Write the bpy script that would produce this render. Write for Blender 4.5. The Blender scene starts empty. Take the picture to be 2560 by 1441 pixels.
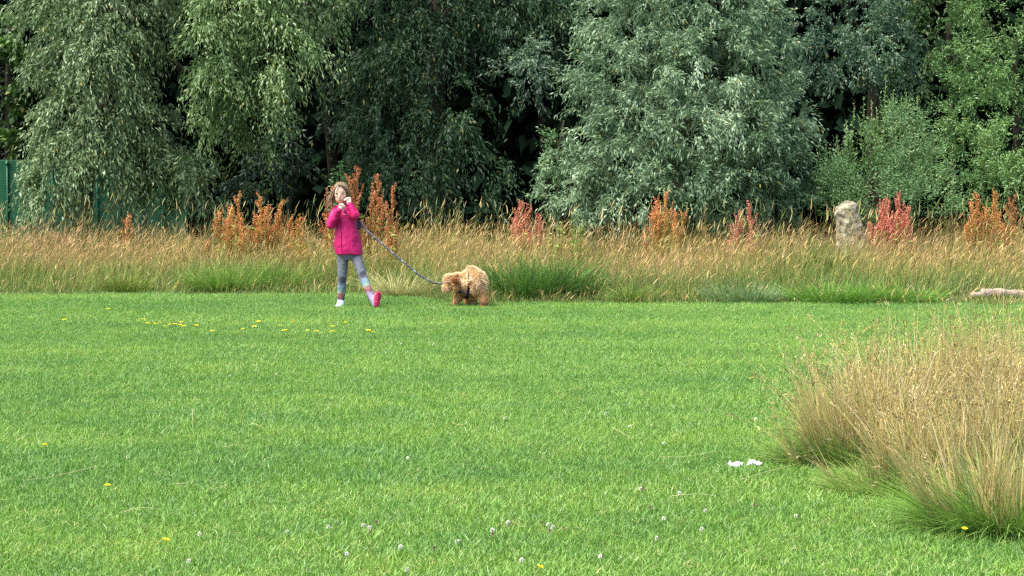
import bpy, math, random
import numpy as np
from mathutils import Vector, Matrix

S = bpy.context.scene
# ------------------------------------------------------------------ camera, sky, sun, exposure
F_PX, CX, CY, CAM_H = 5000.0, 1280.0, 720.5, 1.5
PITCH = math.atan((CY - 383.0) / F_PX)
cam_data = bpy.data.cameras.new('camera')
cam = bpy.data.objects.new('camera', cam_data)
S.collection.objects.link(cam)
cam.location = (0, 0, CAM_H)
cam.rotation_euler = (math.pi / 2 - PITCH, 0, 0)
cam_data.sensor_width = 36.0
cam_data.lens = F_PX / 2560.0 * 36.0
cam_data.clip_start, cam_data.clip_end = 0.1, 2000.0
S.camera = cam

SUN_EL, SUN_AZ = 62.0, 238.0          # azimuth measured clockwise from +Y: behind and left of the camera
world = bpy.data.worlds.new("World")
S.world = world
world.use_nodes = True
wn = world.node_tree.nodes
bg = wn['Background']
sky = wn.new('ShaderNodeTexSky')
sky.sky_type = 'NISHITA'
sky.sun_disc = False
sky.sun_elevation = math.radians(SUN_EL)
sky.sun_rotation = math.radians(SUN_AZ)
sky.air_density, sky.dust_density, sky.ozone_density = 1.0, 3.0, 1.0
world.node_tree.links.new(sky.outputs[0], bg.inputs[0])
bg.inputs[1].default_value = 0.13

sun_d = bpy.data.lights.new('sun', 'SUN')
sun_d.energy = 2.8
sun_d.angle = math.radians(40)
sun_d.color = (1.0, 0.95, 0.87)
sun = bpy.data.objects.new('sun', sun_d)
S.collection.objects.link(sun)
_e, _a = math.radians(SUN_EL), math.radians(SUN_AZ)
_to = Vector((math.sin(_a) * math.cos(_e), math.cos(_a) * math.cos(_e), math.sin(_e)))
sun.rotation_euler = (-_to).to_track_quat('-Z', 'Y').to_euler()
sun.location = (-5, -5, 20)

S.view_settings.view_transform = 'Standard'
S.view_settings.look = 'None'
S.view_settings.gamma = 1.0
S.view_settings.use_curve_mapping = False
S.view_settings.exposure = 1.55
S.render.engine = 'CYCLES'
S.cycles.max_bounces = 6
S.cycles.diffuse_bounces = 3
S.cycles.glossy_bounces = 2
S.cycles.transmission_bounces = 3
S.cycles.transparent_max_bounces = 4
S.cycles.use_denoising = False
S.cycles.pixel_filter_type = 'BLACKMAN_HARRIS'
S.cycles.filter_width = 1.35

R = np.random.RandomState(7)

# ------------------------------------------------------------------ helpers
def at(x, y, Y):
    """photo pixel -> point of the place standing at distance Y from the camera"""
    u, v = (x - CX) / F_PX, -(y - CY) / F_PX
    cp, sp = math.cos(PITCH), math.sin(PITCH)
    d = np.array([u, cp + v * sp, -sp + v * cp])
    return np.array([0, 0, CAM_H]) + d * (Y / d[1])

def ground_Y(y):
    u, v = 0, -(y - CY) / F_PX
    cp, sp = math.cos(PITCH), math.sin(PITCH)
    return CAM_H * (cp + v * sp) / (sp - v * cp)

def ground_at(x, y):
    p = at(x, y, ground_Y(y)); p[2] = 0.0
    return p

def tag(o, label=None, cat=None, group=None, kind=None):
    if label: o['label'] = label
    if cat: o['category'] = cat
    if group: o['group'] = group
    if kind: o['kind'] = kind
    return o

def empty(name, loc, label=None, cat=None, group=None):
    o = bpy.data.objects.new(name, None)
    o.empty_display_size = 0.1
    S.collection.objects.link(o)
    o.location = tuple(loc)
    return tag(o, label, cat, group)

class MB:
    """collects vertices, faces (same size per chunk) and colours, then links ONE mesh object"""
    def __init__(self):
        self.v, self.f, self.c, self.t, self.n = [], [], [], [], 0
    def add(self, v, f, c=None, t=None):
        v = np.asarray(v, dtype=np.float64).reshape(-1, 3)
        f = np.asarray(f, dtype=np.int64)
        if c is None: c = (0.5, 0.5, 0.5)
        c = np.asarray(c, dtype=np.float64)
        if c.ndim == 1: c = np.tile(c, (len(v), 1))
        if t is None: t = np.zeros(len(v))
        self.v.append(v); self.f.append(f + self.n); self.c.append(c); self.t.append(t)
        self.n += len(v)
        return self
    def build(self, name, mat, parent=None, smooth=False, origin=None):
        v = np.concatenate(self.v); c = np.concatenate(self.c); t = np.concatenate(self.t)
        if parent is not None and origin is None: origin = np.array(parent.location)
        if origin is not None: v = v - np.asarray(origin)
        me = bpy.data.meshes.new(name)
        me.vertices.add(len(v)); me.vertices.foreach_set('co', v.astype(np.float32).ravel())
        loops = np.concatenate([f.ravel() for f in self.f])
        sizes = np.concatenate([np.full(len(f), f.shape[1]) for f in self.f])
        starts = np.concatenate([[0], np.cumsum(sizes)[:-1]])
        me.loops.add(len(loops)); me.loops.foreach_set('vertex_index', loops.astype(np.int32))
        me.polygons.add(len(sizes)); me.polygons.foreach_set('loop_start', starts.astype(np.int32))
        me.polygons.foreach_set('loop_total', sizes.astype(np.int32))
        if smooth: me.polygons.foreach_set('use_smooth', np.ones(len(sizes), dtype=bool))
        me.update(calc_edges=True)
        col = me.attributes.new('Col', 'FLOAT_COLOR', 'POINT')
        col.data.foreach_set('color', np.concatenate([c, np.ones((len(c), 1))], 1).astype(np.float32).ravel())
        if np.any(t):
            at_ = me.attributes.new('along', 'FLOAT', 'POINT'); at_.data.foreach_set('value', t.astype(np.float32))
        me.materials.append(mat)
        o = bpy.data.objects.new(name, me)
        S.collection.objects.link(o)
        if parent is not None: o.parent = parent
        elif origin is not None: o.location = tuple(origin)
        return o

def unit(v):
    v = np.asarray(v, dtype=float)
    return v / (np.linalg.norm(v, axis=-1, keepdims=True) + 1e-9)

def lerp(a, b, t): return a + (b - a) * t
def sstep(a, b, x):
    t = np.clip((x - a) / (b - a), 0, 1); return t * t * (3 - 2 * t)

def noise2(x, y, s=1.0, seed=0):
    """cheap smooth noise, about -1..1"""
    r = np.random.RandomState(seed); o = 0
    for k in range(6):
        a = r.uniform(0, 6.28); f = s * r.uniform(.6, 2.2); p = r.uniform(0, 6.28)
        o = o + np.sin((x * math.cos(a) + y * math.sin(a)) * f + p + 1.3 * np.sin(f * .7 * (y * math.cos(a) - x * math.sin(a)) + p * 2))
    return o / 3.5

def noise3(p, s=1.0, seed=0):
    r = np.random.RandomState(seed); o = 0
    for k in range(6):
        w = r.normal(size=3) * s; q = r.normal(size=3) * s
        o = o + np.sin(p @ w + r.uniform(0, 6.28) + 1.2 * np.sin(p @ q + r.uniform(0, 6.28)))
    return o / 3.5

# ------------------------------------------------------------------ materials
def new_mat(name):
    m = bpy.data.materials.new(name); m.use_nodes = True
    return m, m.node_tree.nodes, m.node_tree.links, m.node_tree.nodes['Principled BSDF']

def plain(name, col, rough=.6, spec=.3, noise=0.0, scale=40, bump=0.0):
    m, n, l, b = new_mat(name)
    b.inputs['Base Color'].default_value = (*col, 1)
    b.inputs['Roughness'].default_value = rough
    b.inputs['Specular IOR Level'].default_value = spec
    if noise or bump:
        t = n.new('ShaderNodeTexNoise'); t.inputs['Scale'].default_value = scale; t.inputs['Detail'].default_value = 5
        tc = n.new('ShaderNodeTexCoord'); l.new(tc.outputs['Object'], t.inputs['Vector'])
        r = n.new('ShaderNodeValToRGB')
        r.color_ramp.elements[0].position, r.color_ramp.elements[1].position = .3, .7
        r.color_ramp.elements[0].color = (*[c * (1 - noise) for c in col], 1)
        r.color_ramp.elements[1].color = (*[min(1, c * (1 + noise)) for c in col], 1)
        l.new(t.outputs['Fac'], r.inputs['Fac']); l.new(r.outputs['Color'], b.inputs['Base Color'])
        if bump:
            bp = n.new('ShaderNodeBump'); bp.inputs['Strength'].default_value = bump; bp.inputs['Distance'].default_value = .01
            l.new(t.outputs['Fac'], bp.inputs['Height']); l.new(bp.outputs['Normal'], b.inputs['Normal'])
    return m

def colmat(name, rough=.6, spec=.3, trans=0.0, sheen=0.0, tex=0.0, scale=60, bump=0.0, lawn=False):
    """colour comes from the mesh's own Col attribute; trans = share of light passing through (leaves)"""
    m, n, l, b = new_mat(name)
    a = n.new('ShaderNodeAttribute'); a.attribute_name = 'Col'
    src = a.outputs['Color']
    if lawn:                                   # grass colour drifts from place to place: mown strips and yellower patches
        g = n.new('ShaderNodeNewGeometry')
        mp = n.new('ShaderNodeMapping'); mp.inputs['Scale'].default_value = (.22, .9, 1)
        l.new(g.outputs['Position'], mp.inputs['Vector'])
        t1 = n.new('ShaderNodeTexNoise'); t1.inputs['Scale'].default_value = 1.0; t1.inputs['Detail'].default_value = 4
        l.new(mp.outputs['Vector'], t1.inputs['Vector'])
        r1 = n.new('ShaderNodeValToRGB'); e = r1.color_ramp.elements
        e[0].position, e[1].position = .36, .66
        e[0].color, e[1].color = (.82, .87, .76, 1), (1.18, 1.08, .92, 1)
        l.new(t1.outputs['Fac'], r1.inputs['Fac'])
        t2 = n.new('ShaderNodeTexNoise'); t2.inputs['Scale'].default_value = 2.6; t2.inputs['Detail'].default_value = 5
        l.new(g.outputs['Position'], t2.inputs['Vector'])
        r2 = n.new('ShaderNodeValToRGB'); e = r2.color_ramp.elements
        e[0].position, e[1].position = .38, .64
        e[0].color, e[1].color = (.86, .92, .95, 1), (1.10, 1.05, .95, 1)
        l.new(t2.outputs['Fac'], r2.inputs['Fac'])
        for r_ in (r1, r2):
            mx = n.new('ShaderNodeMix'); mx.data_type = 'RGBA'; mx.blend_type = 'MULTIPLY'; mx.inputs['Factor'].default_value = 1
            l.new(src, mx.inputs[6]); l.new(r_.outputs['Color'], mx.inputs[7]); src = mx.outputs[2]
    if tex or bump:
        t = n.new('ShaderNodeTexNoise'); t.inputs['Scale'].default_value = scale; t.inputs['Detail'].default_value = 4
        tc = n.new('ShaderNodeTexCoord'); l.new(tc.outputs['Object'], t.inputs['Vector'])
        if tex:
            r = n.new('ShaderNodeMapRange'); r.inputs[1].default_value, r.inputs[2].default_value = .3, .7
            r.inputs[3].default_value, r.inputs[4].default_value = 1 - tex, 1 + tex
            l.new(t.outputs['Fac'], r.inputs[0])
            mx = n.new('ShaderNodeVectorMath'); mx.operation = 'SCALE'
            l.new(src, mx.inputs[0]); l.new(r.outputs[0], mx.inputs['Scale']); src = mx.outputs[0]
        if bump:
            bp = n.new('ShaderNodeBump'); bp.inputs['Strength'].default_value = bump; bp.inputs['Distance'].default_value = .01
            l.new(t.outputs['Fac'], bp.inputs['Height']); l.new(bp.outputs['Normal'], b.inputs['Normal'])
    l.new(src, b.inputs['Base Color'])
    b.inputs['Roughness'].default_value = rough
    b.inputs['Specular IOR Level'].default_value = spec
    if sheen: b.inputs['Sheen Weight'].default_value = sheen
    if trans:
        tr = n.new('ShaderNodeBsdfTranslucent'); l.new(src, tr.inputs['Color'])
        ms = n.new('ShaderNodeMixShader'); ms.inputs[0].default_value = trans
        l.new(b.outputs[0], ms.inputs[1]); l.new(tr.outputs[0], ms.inputs[2])
        l.new(ms.outputs[0], n['Material Output'].inputs['Surface'])
    return m

M_LEAF = colmat('leaf', .45, .45, .28)
M_FARLEAF = colmat('shaded_foliage', .95, .0, .1)
M_GRASS = colmat('dry_grass', .7, .2, .25)
M_LAWN = colmat('lawn_grass', .5, .35, .3, lawn=True)
M_SEED = colmat('seed', .85, .1, .15)
M_BARK = plain('bark', (.035, .028, .02), .9, .1, .5, 18, .6)
M_SOIL = plain('soil', (.045, .06, .02), .95, .05, .5, 9, .4)

# ------------------------------------------------------------------ generic vegetation meshes
def ribbons(mb, root, d0, length, bend, width, K, cA, cB, side=None, prof=None, cpow=1.0, rng=R):
    """N tapering strips of K segments, each curving by bend*t^2"""
    N = len(root)
    t = np.linspace(0, 1, K + 1)[None, :, None]
    L = np.asarray(length).reshape(N, 1, 1)
    P = root[:, None, :] + d0[:, None, :] * L * t + bend[:, None, :] * t ** 2
    if side is None:
        a = rng.uniform(0, 2 * math.pi, N)
        side = np.stack([np.cos(a), np.sin(a) * .6, np.zeros(N)], 1)
        side = unit(side)
    if prof is None: prof = 1 - np.linspace(0, 1, K + 1) ** 2 * .9
    W = np.asarray(width).reshape(N, 1, 1) * .5 * np.asarray(prof).reshape(1, K + 1, 1)
    V = np.stack([P - side[:, None, :] * W, P + side[:, None, :] * W], 2).reshape(-1, 3)
    base = (np.arange(N) * (K + 1) * 2)[:, None]
    k = (np.arange(K) * 2)[None, :]
    f = np.stack([base + k, base + k + 1, base + k + 3, base + k + 2], 2).reshape(-1, 4)
    tt = t ** cpow
    C = cA[:, None, :] * (1 - tt) + cB[:, None, :] * tt
    C = np.repeat(C[:, :, None, :], 2, 2).reshape(-1, 3)
    mb.add(V, f, C)
    return P[:, -1, :], unit(P[:, -1, :] - P[:, -2, :])

def leaves(mb, base, d, length, width, col, rng=R, droop=.15):
    """N kite-shaped leaves with a fold down their length"""
    N = len(base)
    L = length[:, None]; W = width[:, None] * .5
    s = unit(np.cross(d, rng.normal(size=(N, 3))))
    nrm = np.cross(d, s)
    mid = base + d * L * .45 + nrm * L * .05
    tip = base + d * L - np.array([0, 0, 1.0]) * L * droop
    V = np.stack([base, mid - s * W, tip, mid + s * W], 1).reshape(-1, 3)
    f = (np.arange(N) * 4)[:, None] + np.arange(4)[None, :]
    mb.add(V, f, np.repeat(col, 4, 0))

def tube(mb, pts, rad, seg=8, col=(.07, .055, .04), caps=True, jitter=0.0):
    pts = np.asarray(pts, float); n = len(pts)
    rad = np.asarray(rad, float) * np.ones(n)
    T = unit(np.gradient(pts, axis=0))
    ref = np.array([0, 0, 1.0]) if abs(T[0][2]) < .9 else np.array([1.0, 0, 0])
    V = []
    for i in range(n):
        s = unit(np.cross(T[i], ref)); u = np.cross(s, T[i])
        a = np.linspace(0, 2 * math.pi, seg, endpoint=False)
        rr = rad[i] * (1 + (jitter * R.uniform(-1, 1, seg) if jitter else 0))
        V.append(pts[i] + (np.cos(a)[:, None] * s + np.sin(a)[:, None] * u) * np.reshape(rr * np.ones(seg), (-1, 1)))
    V = np.concatenate(V)
    f = []
    for i in range(n - 1):
        for j in range(seg):
            a, b = i * seg + j, i * seg + (j + 1) % seg
            f.append((a, b, b + seg, a + seg))
    if caps:
        V = np.concatenate([V, pts[:1], pts[-1:]])
        c0, c1 = n * seg, n * seg + 1
        tri = [(c0, (j + 1) % seg, j) for j in range(seg)] + [(c1, (n - 1) * seg + j, (n - 1) * seg + (j + 1) % seg) for j in range(seg)]
        base = mb.n
        mb.add(V, np.array(f), col)
        mb.f.append(np.array(tri) + base)
    else: mb.add(V, np.array(f), col)
    return mb

def bez(p0, p1, p2, n=8):
    t = np.linspace(0, 1, n)[:, None]
    return (1 - t) ** 2 * np.asarray(p0) + 2 * t * (1 - t) * np.asarray(p1) + t ** 2 * np.asarray(p2)

# ------------------------------------------------------------------ ground
def edge_Y(X):
    """where the mown lawn ends and the meadow begins"""
    x = 1280 + X * 5000 / 20.3
    e = lerp(21.05, 19.72, sstep(980, 1150, x))
    return e + .06 * np.sin(X * 3.1) + .04 * np.sin(X * 7.7 + 1)

gm, n_, l_, b_ = new_mat('lawn_soil')
tx = n_.new('ShaderNodeTexNoise'); tx.inputs['Scale'].default_value = 14; tx.inputs['Detail'].default_value = 6
tc_ = n_.new('ShaderNodeTexCoord'); l_.new(tc_.outputs['Object'], tx.inputs['Vector'])
rp = n_.new('ShaderNodeValToRGB')
rp.color_ramp.elements[0].color = (.035, .065, .015, 1); rp.color_ramp.elements[1].color = (.08, .14, .03, 1)
l_.new(tx.outputs['Fac'], rp.inputs['Fac']); l_.new(rp.outputs['Color'], b_.inputs['Base Color'])
b_.inputs['Roughness'].default_value = .95; b_.inputs['Specular IOR Level'].default_value = .05
g = MB()
gx = np.concatenate([[-900, -300, -80, -30], np.linspace(-14, 14, 57), [30, 80, 300, 900]])
gy = np.concatenate([[-300, -60, -10], np.linspace(0, 45, 91), [60, 120, 400, 1200]])
XX, YY = np.meshgrid(gx, gy)
ZZ = .012 * noise2(XX, YY, 1.5, 3) * (abs(XX) < 15) * (YY > 0) * (YY < 46) - .012
n0, n1 = XX.shape
ii = np.arange(n0 * n1).reshape(n0, n1)
g.add(np.stack([XX, YY, ZZ], 2).reshape(-1, 3), np.stack([ii[:-1, :-1], ii[:-1, 1:], ii[1:, 1:], ii[1:, :-1]], 2).reshape(-1, 4))
tag(g.build('ground', gm, smooth=True), 'grassy ground under the lawn, meadow and trees', 'ground', kind='structure')
# bare woodland floor under the trees: its own sheet, a little above the lawn soil
wf = MB(); fx = np.linspace(-22, 22, 60); fy = np.linspace(25.5, 60, 40)
XX, YY = np.meshgrid(fx, fy); ii = np.arange(XX.size).reshape(XX.shape)
wf.add(np.stack([XX, YY, .02 + .03 * (1 + noise2(XX, YY, 1.2, 8))], 2).reshape(-1, 3), np.stack([ii[:-1, :-1], ii[:-1, 1:], ii[1:, 1:], ii[1:, :-1]], 2).reshape(-1, 4))
tag(wf.build('woodland_floor', plain('leaf_litter', (.035, .03, .018), .95, .05, .5, 12, .5), smooth=True), 'dark shaded earth beneath the trees', 'ground', kind='structure')

# ------------------------------------------------------------------ mown lawn (stuff: one object, a patch of blades laid over the ground by geometry nodes)
lb = MB()
NB = 2300
pr = .42 * np.sqrt(R.uniform(0, 1, NB)); pa = R.uniform(0, 6.2832, NB)
root = np.stack([pr * np.cos(pa), pr * np.sin(pa), np.full(NB, -.005)], 1)
d0 = unit(np.concatenate([R.normal(0, .38, (NB, 2)), np.ones((NB, 1))], 1))
Ln = R.uniform(.018, .046, NB) * (1 + .5 * (R.uniform(0, 1, NB) < .08))
bend = np.concatenate([R.normal(0, .013, (NB, 2)), -R.uniform(0, .01, (NB, 1))], 1)
cg = np.array([.12, .27, .045]); cg2 = np.array([.235, .43, .09]); cy = np.array([.36, .43, .14])
mixv = R.beta(4, 4, NB)[:, None]
cB = lerp(cg, cg2, mixv); cB[R.uniform(0, 1, NB) < .06] = cy
pale = R.uniform(0, 1, NB) < .09; cB[pale] = (.32, .47, .25)
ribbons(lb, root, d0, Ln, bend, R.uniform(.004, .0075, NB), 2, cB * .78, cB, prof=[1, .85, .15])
NS = 14                                            # dry clippings lying on top
root = np.stack([R.uniform(-.35, .35, NS), R.uniform(-.35, .35, NS), R.uniform(.015, .035, NS)], 1)
d0 = unit(np.concatenate([R.normal(0, 1, (NS, 2)), R.normal(0, .12, (NS, 1))], 1))
straw = np.tile([.42, .40, .20], (NS, 1))
ribbons(lb, root, d0, R.uniform(.03, .09, NS), R.normal(0, .006, (NS, 3)), np.full(NS, .0025), 2, straw, straw)
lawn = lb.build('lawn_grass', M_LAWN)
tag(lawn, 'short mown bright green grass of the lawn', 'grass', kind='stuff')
pts = []
for _ in range(5200):
    X, Y = R.uniform(-9.5, 9.5), R.uniform(4.5, 21.6)
    if Y < edge_Y(X) + .35 and abs(X) < .256 * Y * 1.25 + 1.6: pts.append((X, Y))
pts = np.array(pts)
ng = bpy.data.node_groups.new('scatter_lawn', 'GeometryNodeTree')
ng.interface.new_socket('Geometry', in_out='INPUT', socket_type='NodeSocketGeometry')
ng.interface.new_socket('Geometry', in_out='OUTPUT', socket_type='NodeSocketGeometry')
gi, go = ng.nodes.new('NodeGroupInput'), ng.nodes.new('NodeGroupOutput')
mesh_pts = bpy.data.meshes.new('lawn_points')
mesh_pts.from_pydata([(x, y, 0) for x, y in pts], [], [])
pobj = None
grid = ng.nodes.new('GeometryNodeMeshGrid')
NXg, NYg = 88, 76
grid.inputs['Size X'].default_value = 18.6; grid.inputs['Size Y'].default_value = 17.2
grid.inputs['Vertices X'].default_value = NXg; grid.inputs['Vertices Y'].default_value = NYg
tr_ = ng.nodes.new('GeometryNodeTransform'); tr_.inputs['Translation'].default_value = (0, 12.95, 0)
ng.links.new(grid.outputs[0], tr_.inputs[0])
rnd = ng.nodes.new('FunctionNodeRandomValue'); rnd.data_type = 'FLOAT_VECTOR'
rnd.inputs[0].default_value = (-.12, -.12, -.004); rnd.inputs[1].default_value = (.12, .12, .004)
sp = ng.nodes.new('GeometryNodeSetPosition')
ng.links.new(tr_.outputs[0], sp.inputs['Geometry']); ng.links.new(rnd.outputs[0], sp.inputs['Offset'])
# keep points inside the lawn: Y < edge and inside the widened view wedge
pos = ng.nodes.new('GeometryNodeInputPosition'); sx = ng.nodes.new('ShaderNodeSeparateXYZ'); ng.links.new(pos.outputs[0], sx.inputs[0])
def mth(op, a, b=None, c=None):
    nd = ng.nodes.new('ShaderNodeMath'); nd.operation = op
    for i, v in enumerate((a, b, c)):
        if v is None: continue
        if isinstance(v, (int, float)): nd.inputs[i].default_value = v
        else: ng.links.new(v, nd.inputs[i])
    return nd.outputs[0]
mr = ng.nodes.new('ShaderNodeMapRange'); mr.interpolation_type = 'SMOOTHSTEP'
ng.links.new(sx.outputs[0], mr.inputs[0])
mr.inputs[1].default_value, mr.inputs[2].default_value = -1.218, -.528
mr.inputs[3].default_value, mr.inputs[4].default_value = 20.85, 19.6
far_ = mth('GREATER_THAN', sx.outputs[1], mr.outputs[0])
wide = mth('GREATER_THAN', mth('ABSOLUTE', sx.outputs[0]), mth('MULTIPLY_ADD', sx.outputs[1], .33, 1.2))
sel = mth('MAXIMUM', far_, wide)
dg = ng.nodes.new('GeometryNodeDeleteGeometry'); dg.domain = 'POINT'
ng.links.new(sp.outputs[0], dg.inputs['Geometry']); ng.links.new(sel, dg.inputs['Selection'])
iop = ng.nodes.new('GeometryNodeInstanceOnPoints')
ng.links.new(dg.outputs[0], iop.inputs['Points']); ng.links.new(gi.outputs[0], iop.inputs['Instance'])
rr_ = ng.nodes.new('FunctionNodeRandomValue'); rr_.data_type = 'FLOAT_VECTOR'
rr_.inputs[0].default_value = (-.03, -.03, 0); rr_.inputs[1].default_value = (.03, .03, 6.28)
rr_.inputs['Seed'].default_value = 5
ng.links.new(rr_.outputs[0], iop.inputs['Rotation'])
rs_ = ng.nodes.new('FunctionNodeRandomValue'); rs_.data_type = 'FLOAT'
rs_.inputs[2].default_value, rs_.inputs[3].default_value = .8, 1.15; rs_.inputs['Seed'].default_value = 9
ng.links.new(rs_.outputs[1], iop.inputs['Scale'])
ng.links.new(iop.outputs[0], go.inputs[0])
bpy.data.meshes.remove(mesh_pts)
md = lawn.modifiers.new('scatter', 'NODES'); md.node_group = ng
# ------------------------------------------------------------------ trees
def crown(mb, lobes, rng, dens=95, leaf=(.085, .024), twig=.5, droop=.6, up=0.0, pal=None, nleaf=13, keep_back=.16, stem=None, spread=.7, under=.5, clump=5.0, gap=.0, shrink=1.0, bulge=.20):
    """lobes: (x px, y px, rx px, ry px, Y, depth m). Twigs start on each lobe's shell and carry leaves along a drooping curve."""
    pal = np.asarray(pal)
    L = []
    for lo in lobes:
        x, y, rx, ry, Y, dm = lo[:6]
        w = lo[6] if len(lo) > 6 else 1.0
        L.append((at(x, y, Y), np.array([rx * shrink * Y / 5000, dm, ry * shrink * Y / 5000]), w, y))
    for i, (c, r, w, py) in enumerate(L):
        a, b, cc = r
        area = 4 * math.pi * (((a * b) ** 1.6 + (a * cc) ** 1.6 + (b * cc) ** 1.6) / 3) ** (1 / 1.6)
        off = py < -140
        nt = 9 if not off else 4
        n = int(area * dens * w * (.32 if off else 1) / nt)
        u = unit(rng.normal(size=(n, 3)))
        keep = ((u[:, 1] < .25) | (rng.uniform(size=n) < keep_back)) & ((u[:, 2] > -.25) | (rng.uniform(size=n) < under))
        u = u[keep]; n = len(u)
        rad = 1 - .5 * rng.uniform(size=n) ** 2
        p = c + u * r * rad[:, None] * (1 + bulge * noise3(u * 2.4 + i, 1.3, i)[:, None])
        ok = np.ones(n, bool)
        for j, (c2, r2, w2, _) in enumerate(L):
            if j != i: ok &= (np.sum(((p - c2) / r2) ** 2, 1) > .42) | (rng.uniform(size=n) < .12)
        ok &= p[:, 2] > .12 + .0 * area
        cm = noise3(p * np.array([1, 1, .7]), clump, 77)
        ok &= rng.uniform(size=n) < .10 + .90 * sstep(-.45 + gap, .10 + gap, cm)
        p, u = p[ok], u[ok]; n = len(p)
        if n == 0: continue
        out = unit(u / r)
        # every start is a tuft of nt twigs springing from one point, so the crown breaks up into clumps
        tdir = unit(out * .8 + rng.normal(size=(n, 3)) * .35 + np.array([0, 0, 1.0]) * up)
        tsz = rng.uniform(.6, 1.3, n)
        tcol = rng.beta(2, 2, n) * .45 + .2 * (noise3(p, 1.3, 11) * .5 + .5) + .4 * (noise3(p * np.array([1, 1, .6]), 5.5, 12) * .5 + .5)
        p = np.repeat(p, nt, 0); out = np.repeat(out, nt, 0); tdir = np.repeat(tdir, nt, 0)
        tl = np.repeat(tsz, nt) * twig * rng.uniform(.5, 1.1, n * nt); tcol = np.repeat(tcol, nt) + rng.normal(0, .06, n * nt)
        n = n * nt
        p = p + rng.normal(0, .035, (n, 3))
        d0 = unit(tdir + rng.normal(size=(n, 3)) * .42)
        lsz = 1.9 if off else 1.0
        m = nleaf if not off else nleaf // 2
        t = (np.arange(m) + .5) / m
        t = np.clip(t[None, :] + rng.normal(0, .03, (n, m)), 0, 1)[:, :, None]
        P = p[:, None, :] + d0[:, None, :] * (tl[:, None, None] * t) - np.array([0, 0, 1.0]) * (droop * tl[:, None, None] * t ** 2)
        T = unit(d0[:, None, :] - np.array([0, 0, 1.0]) * (2 * droop * t))
        P = (P + rng.normal(0, .012, P.shape)).reshape(-1, 3); T = T.reshape(-1, 3)
        ld = unit(T * .75 + rng.normal(size=T.shape) * spread * .6 - np.array([0, 0, 1.0]) * .15 * (1 if droop > .2 else 0))
        N = len(P)
        ll = leaf[0] * lsz * rng.uniform(.65, 1.25, N); lw = leaf[1] * lsz * rng.uniform(.7, 1.25, N)
        k = np.clip(np.repeat(tcol, m) + rng.normal(0, .11, N), 0, .999) * (len(pal) - 1)
        k0 = np.clip(k.astype(int), 0, len(pal) - 2); col = lerp(pal[k0], pal[k0 + 1], (k - k0)[:, None])
        yl = rng.uniform(size=N) < .012; col[yl] = (.30, .28, .05)
        g_ = P[:, 2] > .06
        leaves(mb, P[g_], ld[g_], ll[g_], lw[g_], col[g_], rng)
        if stem is not None:
            tt = unit(d0)
            ribbons(stem, p, d0, tl, np.tile([0, 0, -1.0], (n, 1)) * (droop * tl)[:, None], np.full(n, .006), 3,
                    np.tile([.07, .08, .03], (n, 1)), np.tile([.12, .16, .05], (n, 1)), rng=rng)

def tree(name, loc, label, cat, lobes, pal, trunks, seed, group=None, **kw):
    rng = np.random.RandomState(seed)
    root = empty(name, loc, label, cat, group)
    mb = MB(); crown(mb, lobes, rng, pal=pal, **kw)
    o = mb.build('crown', M_LEAF, root); o['kind'] = 'stuff'
    for nm, pts, r0, r1 in trunks:
        t = MB(); pts = np.asarray(pts, float)
        if len(pts) == 3: pts = bez(*pts, n=10)
        pts = pts + rng.normal(0, .02, pts.shape)
        tube(t, pts, np.linspace(r0, r1, len(pts)), 9, jitter=.08)
        t.build(nm, M_BARK, root, smooth=True)
    return root

def base(x, Y): p = at(x, 500, Y); p[2] = 0; return p

OLIVE = [(.045, .085, .028), (.10, .165, .06), (.185, .27, .115), (.36, .45, .24)]
SILVER = [(.05, .10, .045), (.11, .19, .09), (.195, .30, .16), (.36, .47, .29)]
DARK = [(.012, .03, .016), (.022, .05, .026), (.04, .08, .04), (.08, .14, .07)]  # willow greens taken down, the deep shade is painted into the leaf colour
GREY = [(.022, .058, .03), (.05, .105, .055), (.095, .175, .095), (.18, .28, .165)]
MID = [(.05, .11, .035), (.09, .19, .065), (.15, .27, .10), (.25, .36, .15)]
YELL = [(.04, .105, .025), (.085, .19, .05), (.145, .275, .08), (.25, .39, .12)]
BROAD = [(.015, .04, .008), (.035, .085, .015), (.07, .15, .025), (.12, .22, .04)]

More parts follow.
